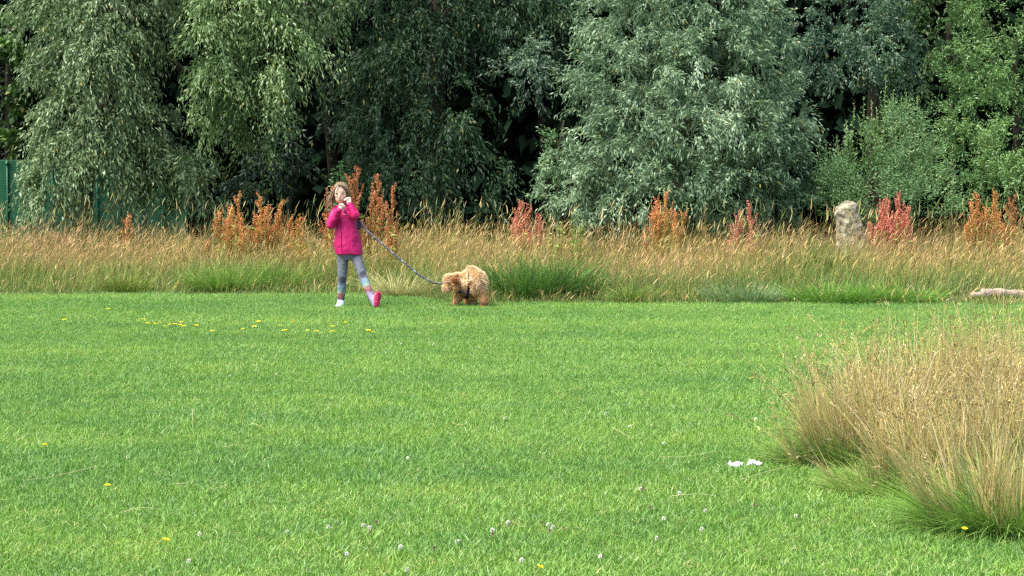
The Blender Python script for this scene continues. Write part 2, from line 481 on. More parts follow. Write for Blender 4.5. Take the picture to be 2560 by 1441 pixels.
# left willow, hanging almost to the ground in front of the green fence
tree('willow_tree', base(330, 28.2), 'large olive green willow at the left with branches hanging over the green fence', 'tree',
     [(165, 40, 95, 110, 27.0, .6), (290, 30, 120, 100, 27.0, .7), (230, 170, 110, 110, 26.6, .6), (330, 180, 65, 80, 27.2, .5, .8),
      (188, 300, 70, 80, 26.5, .5), (290, 300, 90, 75, 26.7, .6), (380, 315, 60, 60, 27.2, .5, .8), (155, 390, 52, 60, 26.5, .45),
      (230, 380, 75, 50, 26.5, .5), (335, 385, 75, 50, 26.8, .5), (415, 400, 55, 50, 27.3, .4, .7), (130, 450, 38, 55, 26.5, .35, 1.0), (125, 505, 28, 35, 26.5, .3, 1.0), (200, 430, 60, 35, 26.6, .35, 1), (300, 430, 60, 35, 26.7, .35, 1), (390, 440, 60, 40, 26.9, .35, 1), (450, 460, 40, 50, 27.0, .35, 1), (160, 460, 40, 40, 26.6, .3, .8),
      (300, -130, 280, 110, 27.6, 1.3), (250, -330, 300, 160, 28, 1.8), (400, -60, 70, 60, 27.9, .5, .6)],
     OLIVE, [('trunk', [base(205, 28.6), at(215, 300, 28.6), at(330, 100, 28.4)], .07, .07),
             ('limb', [at(345, 90, 28.4), at(410, 150, 28.2), at(500, 195, 28.2)], .07, .05),
             ('limb', [at(330, 110, 28.4), at(240, 0, 28.0), at(200, -200, 27.8)], .09, .03),
             ('limb', [at(330, 110, 28.4), at(400, -100, 28.3), at(380, -300, 28)], .09, .03)], 1, dens=290, gap=-.28, leaf=(.066, .023), twig=.42, droop=.95)
# second willow: bright cascades left of the girl
tree('willow_tree', base(700, 28.6), 'willow with bright cascading boughs above and left of the girl', 'tree',
     [(590, 0, 110, 80, 26.6, .6), (720, -10, 120, 70, 26.6, .6), (550, 110, 75, 80, 26.4, .45), (690, 70, 90, 60, 26.4, .45),
      (560, 200, 75, 75, 26.3, .4), (715, 150, 65, 90, 26.3, .4), (620, 270, 70, 65, 26.4, .4), (545, 285, 50, 50, 26.6, .35, .7),
      (640, 350, 45, 40, 26.8, .3, .6), (820, -10, 50, 45, 27.2, .4, .5), (690, 230, 50, 60, 26.5, .35, .8),
      (690, -150, 260, 110, 27.2, 1.2), (720, -340, 280, 150, 28, 1.8)],
     [(.04, .085, .022), (.095, .17, .05), (.18, .28, .10), (.34, .44, .20)],
     [('trunk', [base(840, 30.2), at(845, 280, 30), at(780, 80, 29.2)], .09, .07),
      ('limb', [at(780, 90, 28.8), at(650, 0, 28.2), at(560, -80, 27.6)], .08, .04),
      ('limb', [at(785, 80, 28.8), at(800, -80, 28.4), at(760, -300, 28.2)], .1, .04)], 2, dens=265, gap=-.12, leaf=(.066, .023), twig=.44, droop=.95)
# lower hanging growth between the fence and the girl
tree('willow_shrub', base(510, 27.4), 'drooping willow bush right of the green fence, behind the orange docks', 'shrub',
     [(510, 420, 65, 50, 26.6, .4), (480, 490, 70, 50, 26.5, .4), (560, 500, 70, 45, 26.7, .4, .8), (590, 430, 55, 55, 27.2, .4, .6)],
     [(.025, .055, .02), (.05, .10, .035), (.09, .15, .06), (.14, .21, .09)],
     [('stem', [base(515, 27.5), at(520, 500, 27.5), at(510, 430, 27.2)], .05, .025)], 3, dens=100)
# dark tree in the middle
tree('willow_tree', base(1050, 30.5), 'dark green drooping willow between the girl and the pale rounded willow', 'tree',
     [(940, 40, 110, 90, 29.2, .7), (1080, 40, 120, 90, 29.2, .7), (970, 170, 80, 90, 28.6, .45), (1080, 130, 90, 70, 28.8, .5),
      (975, 290, 85, 80, 28.5, .45), (1110, 270, 80, 70, 28.3, .45), (1020, 370, 90, 75, 28.4, .45), (1130, 360, 70, 65, 28.4, .4),
      (1050, 460, 110, 65, 28.3, .5), (1170, 450, 80, 80, 28.5, .45, .8), (900, 330, 55, 70, 29, .4, .6), (960, 470, 80, 55, 28.2, .4),
      (1230, 20, 120, 60, 29.3, .6), (1370, 60, 90, 70, 29.5, .6, .7), (880, 160, 50, 110, 29.4, .4, .5), (1220, 510, 60, 45, 28.4, .4, .6),
      (1100, -140, 330, 120, 29.8, 1.4), (1100, -340, 320, 160, 30, 2)],
     [(.018, .045, .018), (.034, .078, .030), (.062, .128, .050), (.12, .20, .085)],
     [('trunk', [base(1090, 30.8), at(1080, 250, 30.9), at(1100, 0, 30.8)], .2, .13),
      ('limb', [at(1095, 60, 30.8), at(1000, -60, 30.2), at(950, -200, 30)], .1, .05),
      ('limb', [at(1095, 60, 30.8), at(1250, -60, 30.2), at(1300, -200, 30)], .1, .05)], 4, dens=200, gap=-.08, leaf=(.074, .025), twig=.46, droop=.95)
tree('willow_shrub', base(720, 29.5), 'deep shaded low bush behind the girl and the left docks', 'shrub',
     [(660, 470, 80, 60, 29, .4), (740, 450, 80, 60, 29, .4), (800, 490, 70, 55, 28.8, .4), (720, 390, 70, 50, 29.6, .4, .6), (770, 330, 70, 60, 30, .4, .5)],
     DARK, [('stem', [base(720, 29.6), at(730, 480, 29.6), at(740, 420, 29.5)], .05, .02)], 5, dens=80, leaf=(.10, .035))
# pale bough in front of the dark gap
tree('willow_tree', base(1330, 30.0), 'narrow pale grey green willow bough over the dark gap', 'tree',
     [(1275, 150, 62, 50, 28.2, .45), (1335, 165, 45, 50, 28.3, .4), (1300, 205, 60, 45, 28.1, .4), (1300, 110, 50, 30, 28.5, .35, .7)],
     [(.045, .09, .055), (.09, .155, .09), (.16, .25, .145), (.25, .35, .22)],
     [('trunk', [base(1360, 30.2), at(1370, 350, 30.2), at(1340, 170, 29.2)], .08, .03)], 6, dens=200, droop=.3, leaf=(.06, .020), twig=.3, shrink=.8)
# the pale rounded willow right of centre
tree('willow_tree', base(1690, 27.6), 'big pale silvery green rounded willow right of centre', 'tree',
     [(1620, 40, 130, 100, 26.2, .9), (1780, 30, 140, 100, 26.2, .9), (1880, 60, 75, 85, 26.4, .7), (1515, 190, 85, 85, 26.0, .7),
      (1640, 190, 110, 100, 25.5, .7), (1790, 170, 120, 110, 25.5, .8), (1905, 185, 80, 90, 26.0, .7), (1485, 320, 72, 85, 25.9, .6),
      (1590, 310, 100, 90, 25.3, .6), (1720, 320, 100, 80, 25.2, .7), (1850, 320, 110, 90, 25.4, .7), (1940, 310, 70, 90, 25.9, .6),
      (1440, 450, 80, 65, 25.7, .5), (1560, 420, 100, 70, 25.2, .5), (1690, 440, 110, 75, 25.0, .6), (1830, 440, 110, 75, 25.2, .6),
      (1960, 430, 80, 70, 25.7, .5), (1620, 500, 110, 50, 25.0, .5), (1780, 510, 120, 45, 25.0, .5), (1920, 500, 90, 50, 25.4, .45), (1440, 520, 80, 40, 25.5, .4),
      (1510, 60, 60, 70, 26.5, .5), (1700, -110, 220, 110, 26.6, 1.2), (1740, -290, 200, 150, 26.9, 1.3)],
     SILVER, [('trunk', [base(1690, 27.8), at(1700, 380, 27.8), at(1690, 250, 27.6)], .16, .10),
              ('limb', [at(1690, 260, 27.6), at(1650, 150, 27.3), at(1600, 0, 27.2)], .08, .03),
              ('limb', [at(1690, 260, 27.6), at(1760, 130, 27.3), at(1800, -50, 27.2)], .08, .03),
              ('limb', [at(1690, 330, 27.7), at(1780, 260, 26.8), at(1830, 200, 26.4)], .06, .02)],
     7, dens=225, droop=.42, leaf=(.066, .020), twig=.32, gap=-.36, shrink=.95, bulge=.12)
tree('willow_sapling', base(1385, 26.6), 'fresh green leafy shoots at the left foot of the pale rounded willow', 'shrub',
     [(1375, 440, 45, 45, 26.0, .35), (1400, 360, 40, 60, 26.2, .3, .8), (1390, 500, 55, 45, 25.8, .35), (1420, 270, 35, 70, 26.3, .3, .8), (1450, 170, 45, 60, 26.4, .3, .7)],
     MID, [('stem', [base(1390, 26.6), at(1400, 450, 26.5), at(1410, 300, 26.5)], .035, .015)], 8, dens=170, droop=.05, up=.5, twig=.28, leaf=(.055, .017), shrink=.85)
# grey willow behind, right
tree('willow_tree', base(2170, 31.0), 'tall grey green willow behind the upright bush, with a dark hollow under it', 'tree',
     [(2040, 50, 80, 80, 29.5, .6), (2160, 40, 100, 80, 29.4, .7), (2080, 150, 80, 70, 29.0, .5), (2180, 130, 90, 80, 29.0, .5), (2250, 60, 55, 100, 29.4, .5),
      (2120, 180, 60, 45, 28.8, .4), (2245, 165, 45, 50, 29.2, .35), (2010, 170, 50, 60, 29.6, .4, .6),
      (2130, -130, 230, 110, 30, 1.2), (2150, -330, 250, 150, 30.5, 1.8)],
     GREY, [('trunk', [base(2190, 31.2), at(2200, 300, 31.2), at(2190, 180, 31)], .2, .12),
            ('limb', [at(2190, 200, 31), at(2120, 60, 30.6), at(2080, -100, 30.2)], .1, .05)], 9, dens=175, droop=.3, leaf=(.058, .022), twig=.32, shrink=.93, gap=-.1)
# upright bush right
tree('osier_bush', base(2190, 26.4), 'bushy green willow with upright pointed shoots behind the stone', 'shrub',
     [(2190, 400, 90, 70, 25.9, .6), (2240, 350, 80, 60, 26.2, .5), (2150, 480, 120, 60, 25.6, .6), (2280, 460, 80, 60, 25.9, .6), (2230, 520, 170, 45, 25.4, .5),
      (2080, 500, 60, 60, 25.7, .5), (2210, 310, 60, 35, 26.2, .35, .8)],
     MID, [('stem', [base(2190 + dx, 26.5), at(2190 + dx * 1.6, 450, 26.5), at(2200 + dx * 2.6, 330, 26.3)], .03, .01) for dx in (-28, -8, 12, 30)],
     10, dens=210, droop=-.05, up=1.1, twig=.36, leaf=(.046, .014), spread=.9, gap=-.2)
# pointed shoots standing out of the bush
def shoots(parent, tips, Y, pal, rng, base_y=430, leaf=(.070, .023)):
    mb, sm = MB(), MB()
    for (x, y) in tips:
        p1 = at(x, y, Y); p0 = at(x + rng.uniform(-14, 14), max(y + 90, base_y), Y + .1)
        L = np.linalg.norm(p1 - p0); m = int(L / .010)
        t = np.sort(rng.uniform(0, 1, m))[:, None]
        P = p0 + (p1 - p0) * t + np.array([.02, 0, 0]) * np.sin(t * 3 + x)
        d = unit(unit(p1 - p0) * .9 + rng.normal(size=(m, 3)) * .6)
        s = (1.15 - .75 * t[:, 0])
        c = lerp(np.array(pal[1]), np.array(pal[3]), rng.beta(2, 2, m)[:, None] * .6 + .4 * t)
        leaves(mb, P, d, leaf[0] * s * rng.uniform(.8, 1.2, m), leaf[1] * s, c, rng, droop=-.05)
        tube(sm, P[::max(1, m // 5)], np.linspace(.005, .002, len(P[::max(1, m // 5)])), 4, (.12, .17, .05))
    mb.add(np.concatenate(sm.v), sm.f[0] * 0 + sm.f[0], np.concatenate(sm.c)) if False else None
    o = mb.build('shoots', M_LEAF, parent); o['kind'] = 'stuff'
    s_ = sm.build('shoot_stems', M_LEAF, parent); s_['kind'] = 'stuff'
osier = bpy.data.objects['osier_bush']
rs = np.random.RandomState(31)
shoots(osier, [(2134, 250), (2163, 245), (2182, 248), (2215, 190), (2234, 222), (2222, 250), (2253, 240), (2270, 235), (2296, 242), (2300, 270), (2310, 300),
               (2120, 300), (2150, 290), (2195, 270), (2245, 280), (2280, 290), (2093, 340), (2110, 355), (2132, 330), (2330, 330), (2170, 300), (2210, 290), (2262, 300),
               (2140, 370), (2185, 345), (2230, 335), (2290, 350), (2075, 400), (2100, 410)], 25.9, [(.08, .17, .04), (.14, .27, .07), (.2, .36, .10), (.34, .50, .18)], rs)
# far right trees
tree('sallow_tree', base(2470, 31.0), 'light green bushy sallow at the right edge behind the orange dock', 'tree',
     [(2500, 60, 110, 90, 29.6, .8), (2420, 180, 100, 80, 29.2, .7), (2540, 190, 90, 90, 29.0, .7), (2390, 230, 50, 50, 29.0, .4), (2480, 290, 110, 80, 28.6, .6),
      (2400, 320, 60, 60, 28.4, .5), (2420, 400, 110, 60, 28.0, .6), (2530, 390, 90, 80, 28.0, .6), (2470, 470, 130, 60, 27.6, .6), (2380, 440, 60, 60, 27.8, .5),
      (2580, 480, 80, 70, 27.6, .5), (2640, 150, 100, 140, 29.4, .9), (2680, 400, 90, 140, 28.4, .8), (2520, -130, 240, 110, 30, 1.4), (2560, -330, 260, 150, 31, 1.8)],
     YELL, [('trunk', [base(2530, 32.6), at(2540, 350, 32.6), at(2540, 100, 32.4)], .08, .06)], 11, dens=150, droop=.1, up=.35, twig=.36, leaf=(.054, .018), spread=1.0, gap=-.25)
tree('alder_tree', base(2370, 33.0), 'dark mid green tree set back between the grey willow and the light sallow', 'tree',
     [(2340, 40, 70, 80, 32, .6), (2330, 140, 60, 60, 31.8, .5), (2310, 210, 60, 50, 31.6, .5), (2400, 90, 60, 90, 32, .5), (2350, -110, 120, 90, 32.4, .9)],
     [(.025, .06, .02), (.05, .11, .035), (.085, .16, .05), (.13, .21, .07)], [('trunk', [base(2385, 33.6), at(2385, 200, 33.6), at(2370, 50, 33.4)], .06, .05)],
     12, dens=85, droop=.25, leaf=(.08, .04))
# far left trees
tree('sycamore_tree', base(40, 33.0), 'dark broad leaved tree at the left edge above the green fence', 'tree',
     [(20, 40, 70, 70, 31.5, .6), (90, 110, 60, 60, 31, .5), (40, 190, 60, 60, 31.2, .5), (95, 220, 45, 60, 31, .4), (80, 320, 50, 50, 31.4, .4, .5), (-80, 100, 100, 160, 32, 1, .7),
      (20, -120, 160, 100, 32, 1.2), (0, -300, 200, 140, 32.5, 1.5)],
     BROAD, [('trunk', [base(20, 34.4), at(25, 250, 34.4), at(30, 50, 34)], .10, .08)], 13, dens=70, droop=.1, twig=.4, leaf=(.12, .085), nleaf=9)
tree('yew_tree', base(20, 35.5), 'very dark evergreen behind the green fence at the left edge', 'tree',
     [(30, 330, 70, 70, 34.5, .6), (0, 250, 60, 60, 34.8, .5), (-80, 330, 80, 120, 34.6, .7), (80, 380, 60, 50, 34.4, .4)],
     [(.006, .014, .008), (.01, .022, .012), (.018, .036, .016), (.03, .055, .024)], [('trunk', [base(20, 35.8), at(20, 350, 35.8), at(20, 250, 35.6)], .07, .05)],
     14, dens=90, droop=.3, leaf=(.07, .02))
# trees just outside the picture, so that the row goes on from another position
tree('willow_tree', base(-420, 29.0), 'willow standing just beyond the left edge of the picture', 'tree',
     [(-420, 60, 200, 160, 28, 1), (-380, 300, 200, 160, 28, 1), (-420, -200, 240, 180, 28.6, 1.6)], OLIVE, [('trunk', [base(-420, 29), at(-420, 300, 29), at(-420, 0, 29)], .16, .1)], 15,
     dens=40, leaf=(.12, .036))
tree('sallow_tree', base(3050, 30.0), 'sallow standing just beyond the right edge of the picture', 'tree',
     [(2950, 60, 200, 160, 29.4, 1), (2980, 330, 220, 190, 28.4, 1.1), (3000, -200, 240, 180, 29.6, 1.6)], YELL, [('trunk', [base(3050, 30), at(3050, 300, 30), at(3040, 0, 30)], .16, .1)], 16,
     dens=40, leaf=(.12, .036))

# dark woodland far behind, reads as one mass
rw = np.random.RandomState(44); wb = MB()
NW = 118000
X = rw.uniform(-17, 17, NW); Y = 34.5 + 8 * rw.uniform(size=NW) ** 1.3
top = 8.2 + .9 * noise2(X, Y, .8, 5)
Z = top * rw.uniform(.0, 1, NW) ** .9
d = unit(rw.normal(size=(NW, 3)) + np.array([0, -.3, -.3]))
cw = lerp(np.array([.004, .010, .006]), np.array([.011, .024, .013]), rw.beta(2, 2, NW)[:, None])  # leaf colour nearly black: shade of the deep wood is put into it
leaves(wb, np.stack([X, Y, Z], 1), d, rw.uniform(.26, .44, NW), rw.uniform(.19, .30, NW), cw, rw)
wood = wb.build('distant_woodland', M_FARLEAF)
tag(wood, 'dark dense woodland filling the gaps behind the trees', 'woodland', kind='stuff')

# ------------------------------------------------------------------ green fence behind the left willow
M_FENCE = plain('green_fence_paint', (.009, .095, .042), .55, .35, .18, 5)
M_FENCE2 = plain('green_fence_post_paint', (.013, .125, .055), .5, .35, .12, 6)
FY = 33.5
fence = empty('panel_fence', base(200, FY), 'tall green ribbed panel fence behind the left willow', 'fence')
ftop = at(100, 400, FY)[2]; pitch_m = 56 * FY / 5000
def boxv(mb, lo, hi, col=(.5, .5, .5)):
    lo, hi = np.asarray(lo, float), np.asarray(hi, float)
    v = np.array([[(lo, hi)[i][0], (lo, hi)[j][1], (lo, hi)[k][2]] for i in (0, 1) for j in (0, 1) for k in (0, 1)])
    mb.add(v, np.array([(0, 1, 3, 2), (4, 6, 7, 5), (0, 4, 5, 1), (2, 3, 7, 6), (0, 2, 6, 4), (1, 5, 7, 3)]), col)
px0 = at(18, 400, FY)[0] - 4 * pitch_m
pm = MB()                                             # one ribbed sheet: horizontal folds every 45 mm
zz = np.linspace(.02, ftop, 61); yy = .012 * (np.arange(61) % 2)
vv = []
for s, off in ((0, 0), (1, .02)):
    for z, y in zip(zz, yy): vv += [(0.003, y + off, z), (pitch_m - .003, y + off, z)]
ff = []
for s in (0, 1):
    b0 = s * 122
    for k in range(60): ff.append((b0 + 2 * k, b0 + 2 * k + 1, b0 + 2 * k + 3, b0 + 2 * k + 2))
ff += [(120, 121, 243, 242), (0, 122, 123, 1)]
pm.add(vv, np.array(ff))
panel0 = pm.build('panel', M_FENCE, None); panel0.parent = fence
rail = MB(); boxv(rail, (0, -.03, 0), (.022, -.004, ftop - .01)); rail0 = rail.build('batten', M_FENCE2, None); rail0.parent = fence
br = MB(); boxv(br, (-.012, -.045, ftop - .09), (.034, -.031, ftop - .03)); boxv(br, (0.004, -.05, ftop - .075), (.018, -.0455, ftop - .05)); br0 = br.build('bracket', M_FENCE2, None); br0.parent = fence
fl = np.array(fence.location)
for i in range(12):
    xw = px0 + i * pitch_m
    for src, dx in ((panel0, 0), (rail0, -.011), (br0, -.011)):
        o = src if i == 0 else src.copy()
        if i: S.collection.objects.link(o); o.parent = fence
        o.location = (xw + dx - fl[0], FY - fl[1], 0)
# ------------------------------------------------------------------ meadow (stuff)
def meadow_h(X, Y):
    d = Y - edge_Y(X)
    xp = 1280 + X * 5000 / np.maximum(Y, 1)
    h = .10 + .30 * sstep(0, .9, d) + .20 * sstep(.6, 2.6, d) + .05 * noise2(X, Y, 1.6, 21)
    return np.maximum(h * (1 + .10 * noise2(X, Y, .5, 22)), .06)

def green_share(X, Y):
    d = Y - edge_Y(X)
    xp = 1280 + X * 5000 / np.maximum(Y, 1)
    g = .90 * (1 - sstep(.2, 1.9, d)) + .14
    for cx, w, a, dd in ((1370, 110, .75, 1.6), (620, 120, .6, 1.2), (2030, 120, .6, 3.5), (2270, 120, .45, 2.5), (1850, 70, .4, 1.5), (860, 90, .35, 2.0), (60, 60, .2, 3), (1500, 60, .3, 4), (2430, 60, .3, 3)):
        g = g + a * np.exp(-((xp - cx) / w) ** 2) * (1 - sstep(dd * .4, dd, d))
    return np.clip(g + .16 * noise2(X, Y, 2.2, 23) + .12 * noise2(X, Y, 5, 25), 0, 1)

STRAW = np.array([(.49, .34, .12), (.54, .38, .16), (.38, .23, .09), (.44, .33, .10), (.50, .34, .17), (.30, .26, .07)])
GREENS = np.array([(.12, .19, .03), (.19, .26, .05), (.24, .29, .07), (.08, .15, .03), (.30, .33, .10)])

def scatter(n, y0, y1, rng):
    X = rng.uniform(-8.6, 8.6, n); Y = edge_Y(X) + y0 + (y1 - y0) * rng.uniform(size=n)
    k = Y < 27.3
    return X[k], Y[k]

rm = np.random.RandomState(100)
mb = MB(); hd = MB()
for (n, a, b) in ((22000, 0, 1.0), (32000, .8, 2.8), (24000, 2.5, 7.6)):
    X, Y = scatter(n, a, b, rm); N = len(X)
    cl = noise2(X, Y, 7, 24)                        # the sward is tufted: higher and denser in clumps
    kk = rm.uniform(size=N) < .35 + .65 * sstep(-.7, .3, cl); X, Y, cl = X[kk], Y[kk], cl[kk]; N = len(X)
    H = meadow_h(X, Y) * rm.uniform(.58, 1.10, N) * (1 + .12 * cl)
    gs = green_share(X, Y); isg = rm.uniform(size=N) < gs * .85
    root = np.stack([X, Y, np.zeros(N)], 1)
    lean = .10 + .12 * noise2(X, Y, .9, 31) + .16 * noise2(X, Y, 8, 32)          # wind leans stalks to the right in drifts
    d0 = unit(np.stack([rm.normal(0, .20, N) + lean * .4, rm.normal(0, .20, N), np.ones(N)], 1))
    bend = np.stack([(rm.normal(.03, .16, N) + lean * .4) * H, rm.normal(-.03, .12, N) * H, -np.abs(rm.normal(0, .10, N)) * H], 1)
    flop = rm.uniform(size=N) < .10
    bend[flop] *= 3.0; bend[flop, 2] -= .25 * H[flop]
    tip = STRAW[rm.randint(0, 6, N)] * rm.uniform(.8, 1.2, (N, 1))
    pinkish = sstep(-.1, .7, noise2(X, Y, .7, 41))[:, None]
    tip = lerp(tip, tip * np.array([1.04, .95, 1.02]) + np.array([.01, .005, .015]), pinkish)
    gcol = GREENS[rm.randint(0, 5, N)] * rm.uniform(.8, 1.25, (N, 1))
    tip = np.where(isg[:, None], gcol, tip)
    low = lerp(gcol, tip, .15 * rm.uniform(size=(N, 1)))
    w = np.where(isg, rm.uniform(.005, .010, N), rm.uniform(.0035, .006, N))
    e, ed = ribbons(mb, root, d0, H, bend, w, 3, low, tip, rng=rm, cpow=.8)
    s = ~isg & (rm.uniform(size=N) < .65)
    n2 = s.sum()
    hl = rm.uniform(.05, .13, n2)
    hc = tip[s] * rm.uniform(.70, 1.05, (n2, 1))
    dk = rm.uniform(size=n2) < .12; hc[dk] *= .5
    hb = np.stack([rm.normal(.02, .02, n2), rm.normal(0, .02, n2), -np.abs(rm.normal(.01, .02, n2))], 1)
    ribbons(hd, e[s] - ed[s] * .01, unit(ed[s] + rm.normal(0, .15, (n2, 3))), hl, hb, rm.uniform(.005, .010, n2), 3, hc, hc * 1.1, prof=[.3, 1, .8, .1], rng=rm)
o = mb.build('meadow_grass', M_GRASS); tag(o, 'tall uncut meadow grass, straw coloured above and green below', 'grass', kind='stuff')
o = hd.build('meadow_seed_heads', M_SEED); tag(o, 'pale feathery seed heads on the tall meadow grass', 'grass', kind='stuff')
# taller single stalks standing above the meadow
mb = MB()
N = 800; X, Y = scatter(N, 1.6, 6.5, rm); N = len(X)
H = rm.uniform(.62, .92, N)
c = np.where(rm.uniform(size=(N, 1)) < .4, np.array([[.16, .22, .06]]), np.array([[.44, .34, .14]]))
e, ed = ribbons(mb, np.stack([X, Y, np.zeros(N)], 1), unit(np.stack([rm.normal(.1, .14, N), rm.normal(0, .1, N), np.ones(N)], 1)), H,
                np.stack([rm.normal(.06, .07, N), rm.normal(0, .05, N), -np.abs(rm.normal(0, .04, N))], 1), np.full(N, .005), 4, c, c, rng=rm)
ribbons(mb, e, unit(ed + rm.normal(0, .1, (N, 3))), rm.uniform(.07, .14, N), rm.normal(0, .02, (N, 3)), rm.uniform(.008, .013, N), 3, c * 1.1, c * 1.2, prof=[.4, 1, .8, .2], rng=rm)
o = mb.build('tall_meadow_stalks', M_GRASS); tag(o, 'scattered tall stalks rising above the meadow in front of the trees', 'grass', kind='stuff')
# matted green fringe along the lawn
mb = MB()
N = 27000; X, Y = scatter(N, -.16, 1.3, rm); N = len(X)
d = Y - edge_Y(X)
H = (.06 + .24 * sstep(-.1, .9, d)) * rm.uniform(.6, 1.5, N) * (1 + .3 * noise2(X, Y, 3, 51))
H = np.maximum(H, .03)
ang = noise2(X, Y, 1.8, 52) * 3
d0 = unit(np.stack([np.cos(ang) * .5 + rm.normal(0, .35, N), -.2 + rm.normal(0, .35, N), np.full(N, .9)], 1))
bend = np.stack([np.cos(ang) * .4, np.full(N, -.25), np.full(N, -.45)], 1) * H[:, None] * rm.uniform(.3, 1.6, (N, 1))
gc = lerp(np.array([.09, .19, .03]), np.array([.25, .33, .12]), rm.beta(2, 2, N)[:, None])
pl = sstep(.0, .8, noise2(X, Y, 1.2, 53))[:, None]
gc = lerp(gc, np.array([.30, .34, .19]), pl * .45)
st = rm.uniform(size=N) < .16; gc[st] = np.array([.46, .38, .19])
ribbons(mb, np.stack([X, Y, np.zeros(N)], 1), d0, H * 1.1, bend, rm.uniform(.004, .008, N), 3, gc * .8, gc, rng=rm)
o = mb.build('grass_fringe', M_GRASS); tag(o, 'matted green grass along the edge between lawn and meadow', 'grass', kind='stuff')

# ------------------------------------------------------------------ separate tussocks one can point at
def tussock(name, x, y, r, h, n, cols, label, seed, stalks=0, lean=0.0, Y=None, splay=1.0, group=None, wide=1.0, stalk_h=1.0, stalk_cols=None, head=1.0):
    rng = np.random.RandomState(seed)
    c = ground_at(x, y) if Y is None else base(x, Y)
    root_o = empty(name, c, label, 'grass clump', group)
    mb = MB()
    q = r * np.sqrt(rng.uniform(size=n)); a = rng.uniform(0, 6.283, n)
    off = np.stack([q * np.cos(a), q * np.sin(a) * .8, np.zeros(n)], 1)
    outd = off / r
    H = h * rng.uniform(.45, 1.15, n)
    d0 = unit(outd * .55 * splay + np.stack([rng.normal(lean, .22, n), rng.normal(0, .22, n), np.ones(n)], 1))
    bend = (outd * .35 * splay + rng.normal(0, .2, (n, 3)) + np.array([lean * .5, 0, -.30])) * H[:, None]
    cols = np.asarray(cols); cc = cols[rng.randint(0, len(cols), n)] * rng.uniform(.8, 1.2, (n, 1))
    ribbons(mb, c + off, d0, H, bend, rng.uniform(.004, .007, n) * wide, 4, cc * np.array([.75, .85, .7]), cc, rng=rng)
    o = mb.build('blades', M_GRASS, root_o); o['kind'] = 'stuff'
    if stalks:
        mb, hb = MB(), MB(); m = stalks
        nb = max(3, m // 22); bi = rng.randint(0, nb, m)          # stalks stand in bunches with gaps between them
        q = r * 1.0 * np.sqrt(rng.uniform(size=nb)); a = rng.uniform(0, 6.283, nb)
        boff = np.stack([q * np.cos(a), q * np.sin(a) * .8, np.zeros(nb)], 1)
        off = boff[bi] + np.concatenate([rng.normal(0, .014, (m, 2)), np.zeros((m, 1))], 1); outd = off / r
        bl = rng.normal(0, .13, (nb, 2))[bi]; bt = rng.uniform(.72, 1.2, nb)[bi]; bh = rng.uniform(.72, 1.12, nb)[bi]
        H = stalk_h * (rng.beta(3, 2, m) * 1.0 + .22) * bh
        d0 = unit(outd * .16 * splay + np.stack([rng.normal(lean, .07, m) + bl[:, 0], rng.normal(0, .07, m) + bl[:, 1], np.ones(m)], 1))
        bend = (outd * .12 + rng.normal(0, .14, (m, 3)) + np.array([lean * .3, 0, -.08])) * H[:, None]
        sc = np.asarray(stalk_cols)[rng.randint(0, len(stalk_cols), m)] * rng.uniform(.8, 1.15, (m, 1)) * bt[:, None]
        e, ed = ribbons(mb, c + off, d0, H, bend, rng.uniform(.0034, .0058, m), 5, lerp(sc, np.array([.14, .21, .05]), .75), sc, rng=rng, cpow=.8)
        o = mb.build('stalks', M_GRASS, root_o); o['kind'] = 'stuff'
        s = rng.uniform(size=m) < .5 * head; k = s.sum()
        hl = rng.uniform(.03, .085, k)
        hc = sc[s] * rng.uniform(.65, 1.0, (k, 1)); dk = rng.uniform(size=k) < .25; hc[dk] *= .42
        hd_ = unit(ed[s] + rng.normal(0, .2, (k, 3)))
        # each head: a spike of small overlapping scales
        P0 = e[s] - ed[s] * .005
        hbv = np.stack([rng.normal(.012, .016, k), rng.normal(0, .012, k), -np.abs(rng.normal(.012, .016, k))], 1)
        for j in range(7):
            t = (j + .5) / 7
            Pj = P0 + hd_ * (hl * t)[:, None] + hbv * t * t
            leaves(hb, Pj, unit(hd_ + rng.normal(0, .28, (k, 3))), np.full(k, .019) * (1.1 - .5 * t), np.full(k, .0042), hc * rng.uniform(.8, 1.2, (k, 1)), rng, droop=.1)
        o = hb.build('seed_heads', M_SEED, root_o); o['kind'] = 'stuff'
    return root_o
SC = [(.60, .44, .18), (.66, .50, .23), (.54, .36, .14), (.60, .49, .16), (.68, .55, .32), (.38, .36, .12)]
GB = [(.14, .25, .04), (.22, .33, .06), (.32, .36, .10), (.14, .26, .08)]
# foreground clump at the right
tussock('tall_grass_clump', 2160, 1170, .23, .28, 3200, GB, 'straw coloured foreground clump nearest the white tissues', 201, 1250, -.02, stalk_h=.54, stalk_cols=SC)
tussock('tall_grass_clump', 2330, 1110, .40, .32, 3200, GB, 'wide straw coloured foreground clump in the middle of the right hand group', 202, 1900, -.03, stalk_h=.56, stalk_cols=SC)
tussock('tall_grass_clump', 2545, 1090, .42, .28, 2600, GB, 'tallest foreground clump, cut off by the right edge of the picture', 203, 1900, -.02, stalk_h=.66, stalk_cols=SC)
tussock('tall_grass_clump', 2520, 1330, .28, .28, 3400, [(.12, .25, .04), (.18, .33, .05), (.24, .36, .08)], 'nearest foreground clump with arching bright green blades, bottom right', 204, 900, -.05, stalk_h=.44, stalk_cols=SC, splay=1.7, head=.35)
tussock('tall_grass_clump', 2350, 1225, .24, .26, 1800, GB, 'straw and green clump filling the gap behind the nearest clump', 207, 1100, -.04, stalk_h=.42, stalk_cols=SC)
tussock('tall_grass_clump', 2570, 1200, .30, .32, 2400, GB, 'straw clump at the right edge directly behind the nearest clump', 208, 1300, -.04, stalk_h=.50, stalk_cols=SC)
